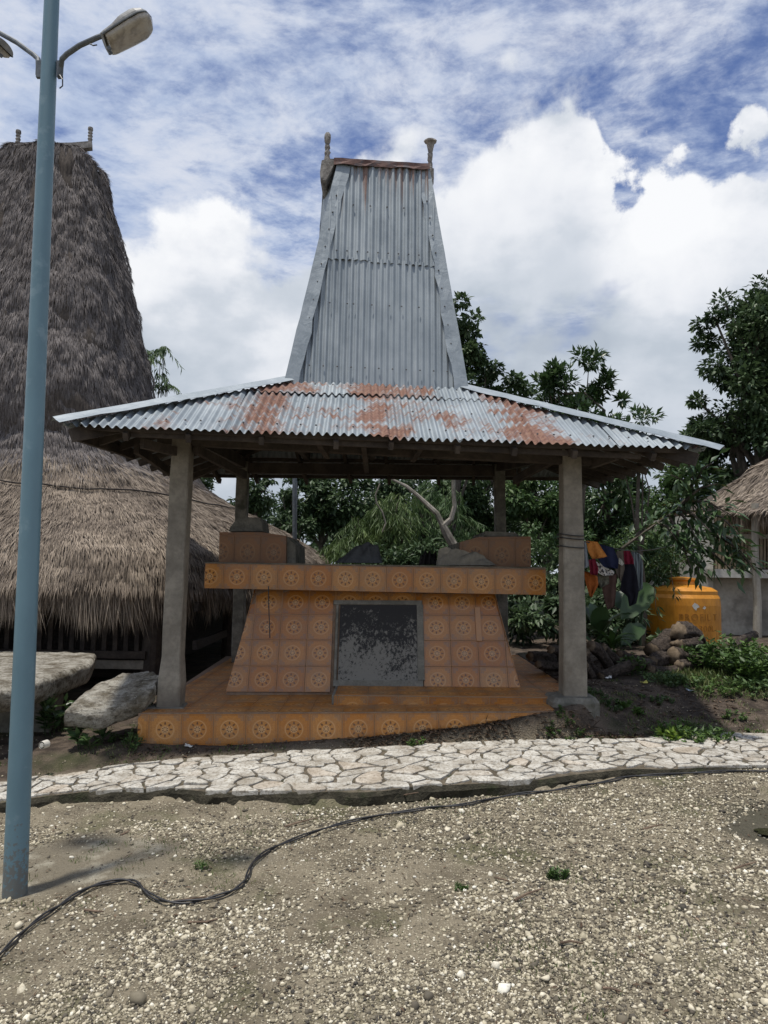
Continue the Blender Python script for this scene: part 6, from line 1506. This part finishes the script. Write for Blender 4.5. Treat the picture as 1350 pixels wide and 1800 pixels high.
weed('leafy_weed', 1160, 1236, 9, 70, 10, 200, .04, .02, M_leafM, 'sparse low weeds in the litter left of the plastic scrap', 23)
weed('leafy_weed', 1330, 1288, 9, 60, 10, 260, .035, .014, M_leafG, 'grassy weeds on the path edge at the right', 24)
weed('leafy_weed', 905, 1285, 9, 60, 8, 160, .03, .012, M_leafG, 'tiny weeds on the soil bank below the step', 25)
def litter():
    g = np.random.default_rng(6); n = 22000; x = g.uniform(-2.4, 6.5, n); y = g.uniform(5.8, 10.5, n)
    x[:3500] = g.uniform(-.3, 2.4, 3500); y[:3500] = g.uniform(6.72, 6.95, 3500); x[3500:6500] = g.uniform(-3, 3.5, 3000); y[3500:6500] = g.uniform(2.2, 6.0, 3000)
    fr_ = (y < Yf(x) - .03); d_ = fbm(x * 1.5, y * 1.5, 17, 3); keep = (fr_ & (g.random(n) < .55)) | (y > Yb(x) - .02) & ~((x > -2.4) & (x < 1.55) & (y > FY - .01)) & ~((x > -2.4) & (x < 2.08) & (y > 7.9)) & (g.random(n) < sstep(d_, .30, .55)); x, y = x[keep], y[keep]; n = len(x)
    D = np.stack([g.normal(0, 1, n), g.normal(0, 1, n), g.normal(.05, .15, n)], 1); L = g.uniform(.02, .075, n) * np.where(y < 6, .5, 1); lng = g.random(n) < .35; Wd = np.where(lng, .006, L * .4); L = np.where(lng, L * 2.0, L)
    V, F_, R = leaves(np.stack([x, y, ground(x, y) + .006], 1), D, unit(g, n) * .3 + (0, 0, 1), L, Wd, np.clip(g.beta(1.5, 2.6, n), 0, 1), .2); obj('leaf_litter', V, F_, M_litter, kind='stuff', label='brown dead leaves and twigs over the shaded soil', cat='leaf litter', attrs={'rnd': R})
litter()
# twigs on the gravel, each its own thing
tw = [((308, 1586), (372, 1578)), ((330, 1624), (385, 1618)), ((148, 1602), (182, 1606)), ((500, 1455), (560, 1440)), ((905, 1585), (955, 1565)), ((985, 1660), (1025, 1662)), ((1060, 1740), (1095, 1748)), ((700, 1395), (735, 1402)), ((1290, 1530), (1330, 1518)), ((1130, 1460), (1165, 1452)), ((212, 1470), (228, 1462)), ((870, 1545), (895, 1552))]
lbl = ['long brown twig just above the cable bend', 'thick twig below the cable in the left gravel', 'reddish twig left of the cable crest', 'twig under the rising cable', 'curved reddish twig in the middle gravel', 'short flat twig in the right gravel', 'pale twig near the bottom right', 'twig against the kerb of the path', 'twig at the right edge beside the puddle', 'dark broken twig left of the puddle', 'tiny twig on the cement spill', 'twig beside the round green weed']
for (a, b), lb in zip(tw, lbl):
    A_, B_ = on_ground(*a), on_ground(*b); mid = (A_ + B_) / 2 + np.append(RNG.normal(0, .012, 2), .006); mb = MB(); mb.tube([A_ + (0, 0, .008), mid + (0, 0, .006), B_ + (0, 0, .01)], [.006, .005, .003], 6, jit=.1); mb.obj('twig', M_stick, label=lb, cat='twig')
# larger loose rocks worth singling out
rk = [(32, 1629, .035, 'white rock beside the cable at the left edge'), (70, 1612, .03, 'pale rock behind the cable near the pole'), (38, 1746, .038, 'yellowish rock at the lower left edge'), (690, 1416, .026, 'yellow stone below the path edge'), (330, 1640, .022, 'rounded pale stone in the left gravel'), (960, 1720, .03, 'cream rock cluster stone in the lower middle'), (975, 1690, .024, 'yellow rock in the lower middle gravel'), (118, 1432, .03, 'dark lump by the path edge near the pole'), (278, 1727, .026, 'pale rock in the left foreground')]
for i, (px, py, r, lb) in enumerate(rk):
    q = on_ground(px, py); V, F_ = scatter_stones(np.array([q[0]]), np.array([q[1]]), np.array([q[2]]), np.array([r * .8]), ICO_V, ICO_F, seed=300 + i)
    obj('rock', V, F_, M_gravel, label=lb, cat='rock', attrs={'rnd': np.full(len(V), .12 if 'dark' in lb else .80)})
# litter scraps
for px, py, lb, c_ in ((1069, 1194, 'white scrap of paper on the soil below the logs', (.6, .6, .58)), (1132, 1203, 'yellow and white torn wrapper on the soil', (.45, .42, .12)), (1212, 1216, 'crumpled clear plastic scrap on the dark soil', (.35, .40, .45)), (330, 1315, 'pale scrap in front of the tiled platform', (.5, .5, .47))):
    q = on_ground(px, py); g = np.random.default_rng(px); n = 5; V = [q + (g.normal(0, .004) + i * .018 - .03, g.normal(0, .004) + j * .012 - .02, .012 + abs(g.normal(0, .012))) for j in range(n) for i in range(n)]
    obj('paper_scrap', V, [[j * n + i, j * n + i + 1, (j + 1) * n + i + 1, (j + 1) * n + i] for j in range(n - 1) for i in range(n - 1)], cloth('scrap_%s' % px, c_), label=lb, cat='litter')
GR = {'log': 'logs in the pile behind the right pillar', 'twig': 'dry twigs lying on the gravel', 'rock': 'larger loose rocks on the gravel', 'leafy_weed': 'weeds along the path and the soil',
      'background_tree': 'trees behind the pavilion', 'paper_scrap': 'scraps of litter on the soil', 'bamboo_clump': 'bamboo behind the tomb', 'strap_leaved_plant': 'strap leaved plants by the right pillar',
      'shrub': 'green shrubs over the right end of the log pile'}
for o in bpy.data.objects:
    if o.parent is None and o.get('category'):
        k = o.name.split('.')[0]
        if k in GR: o['group'] = GR[k]
        if o['category'] in ('shirt', 'cloth', 'trousers', 'garment'): o['group'] = 'clothes on the washing line'
tri = sum(len(p.data.polygons) for p in bpy.data.objects if p.type == 'MESH'); print('faces', tri, 'objects', len(bpy.data.objects))
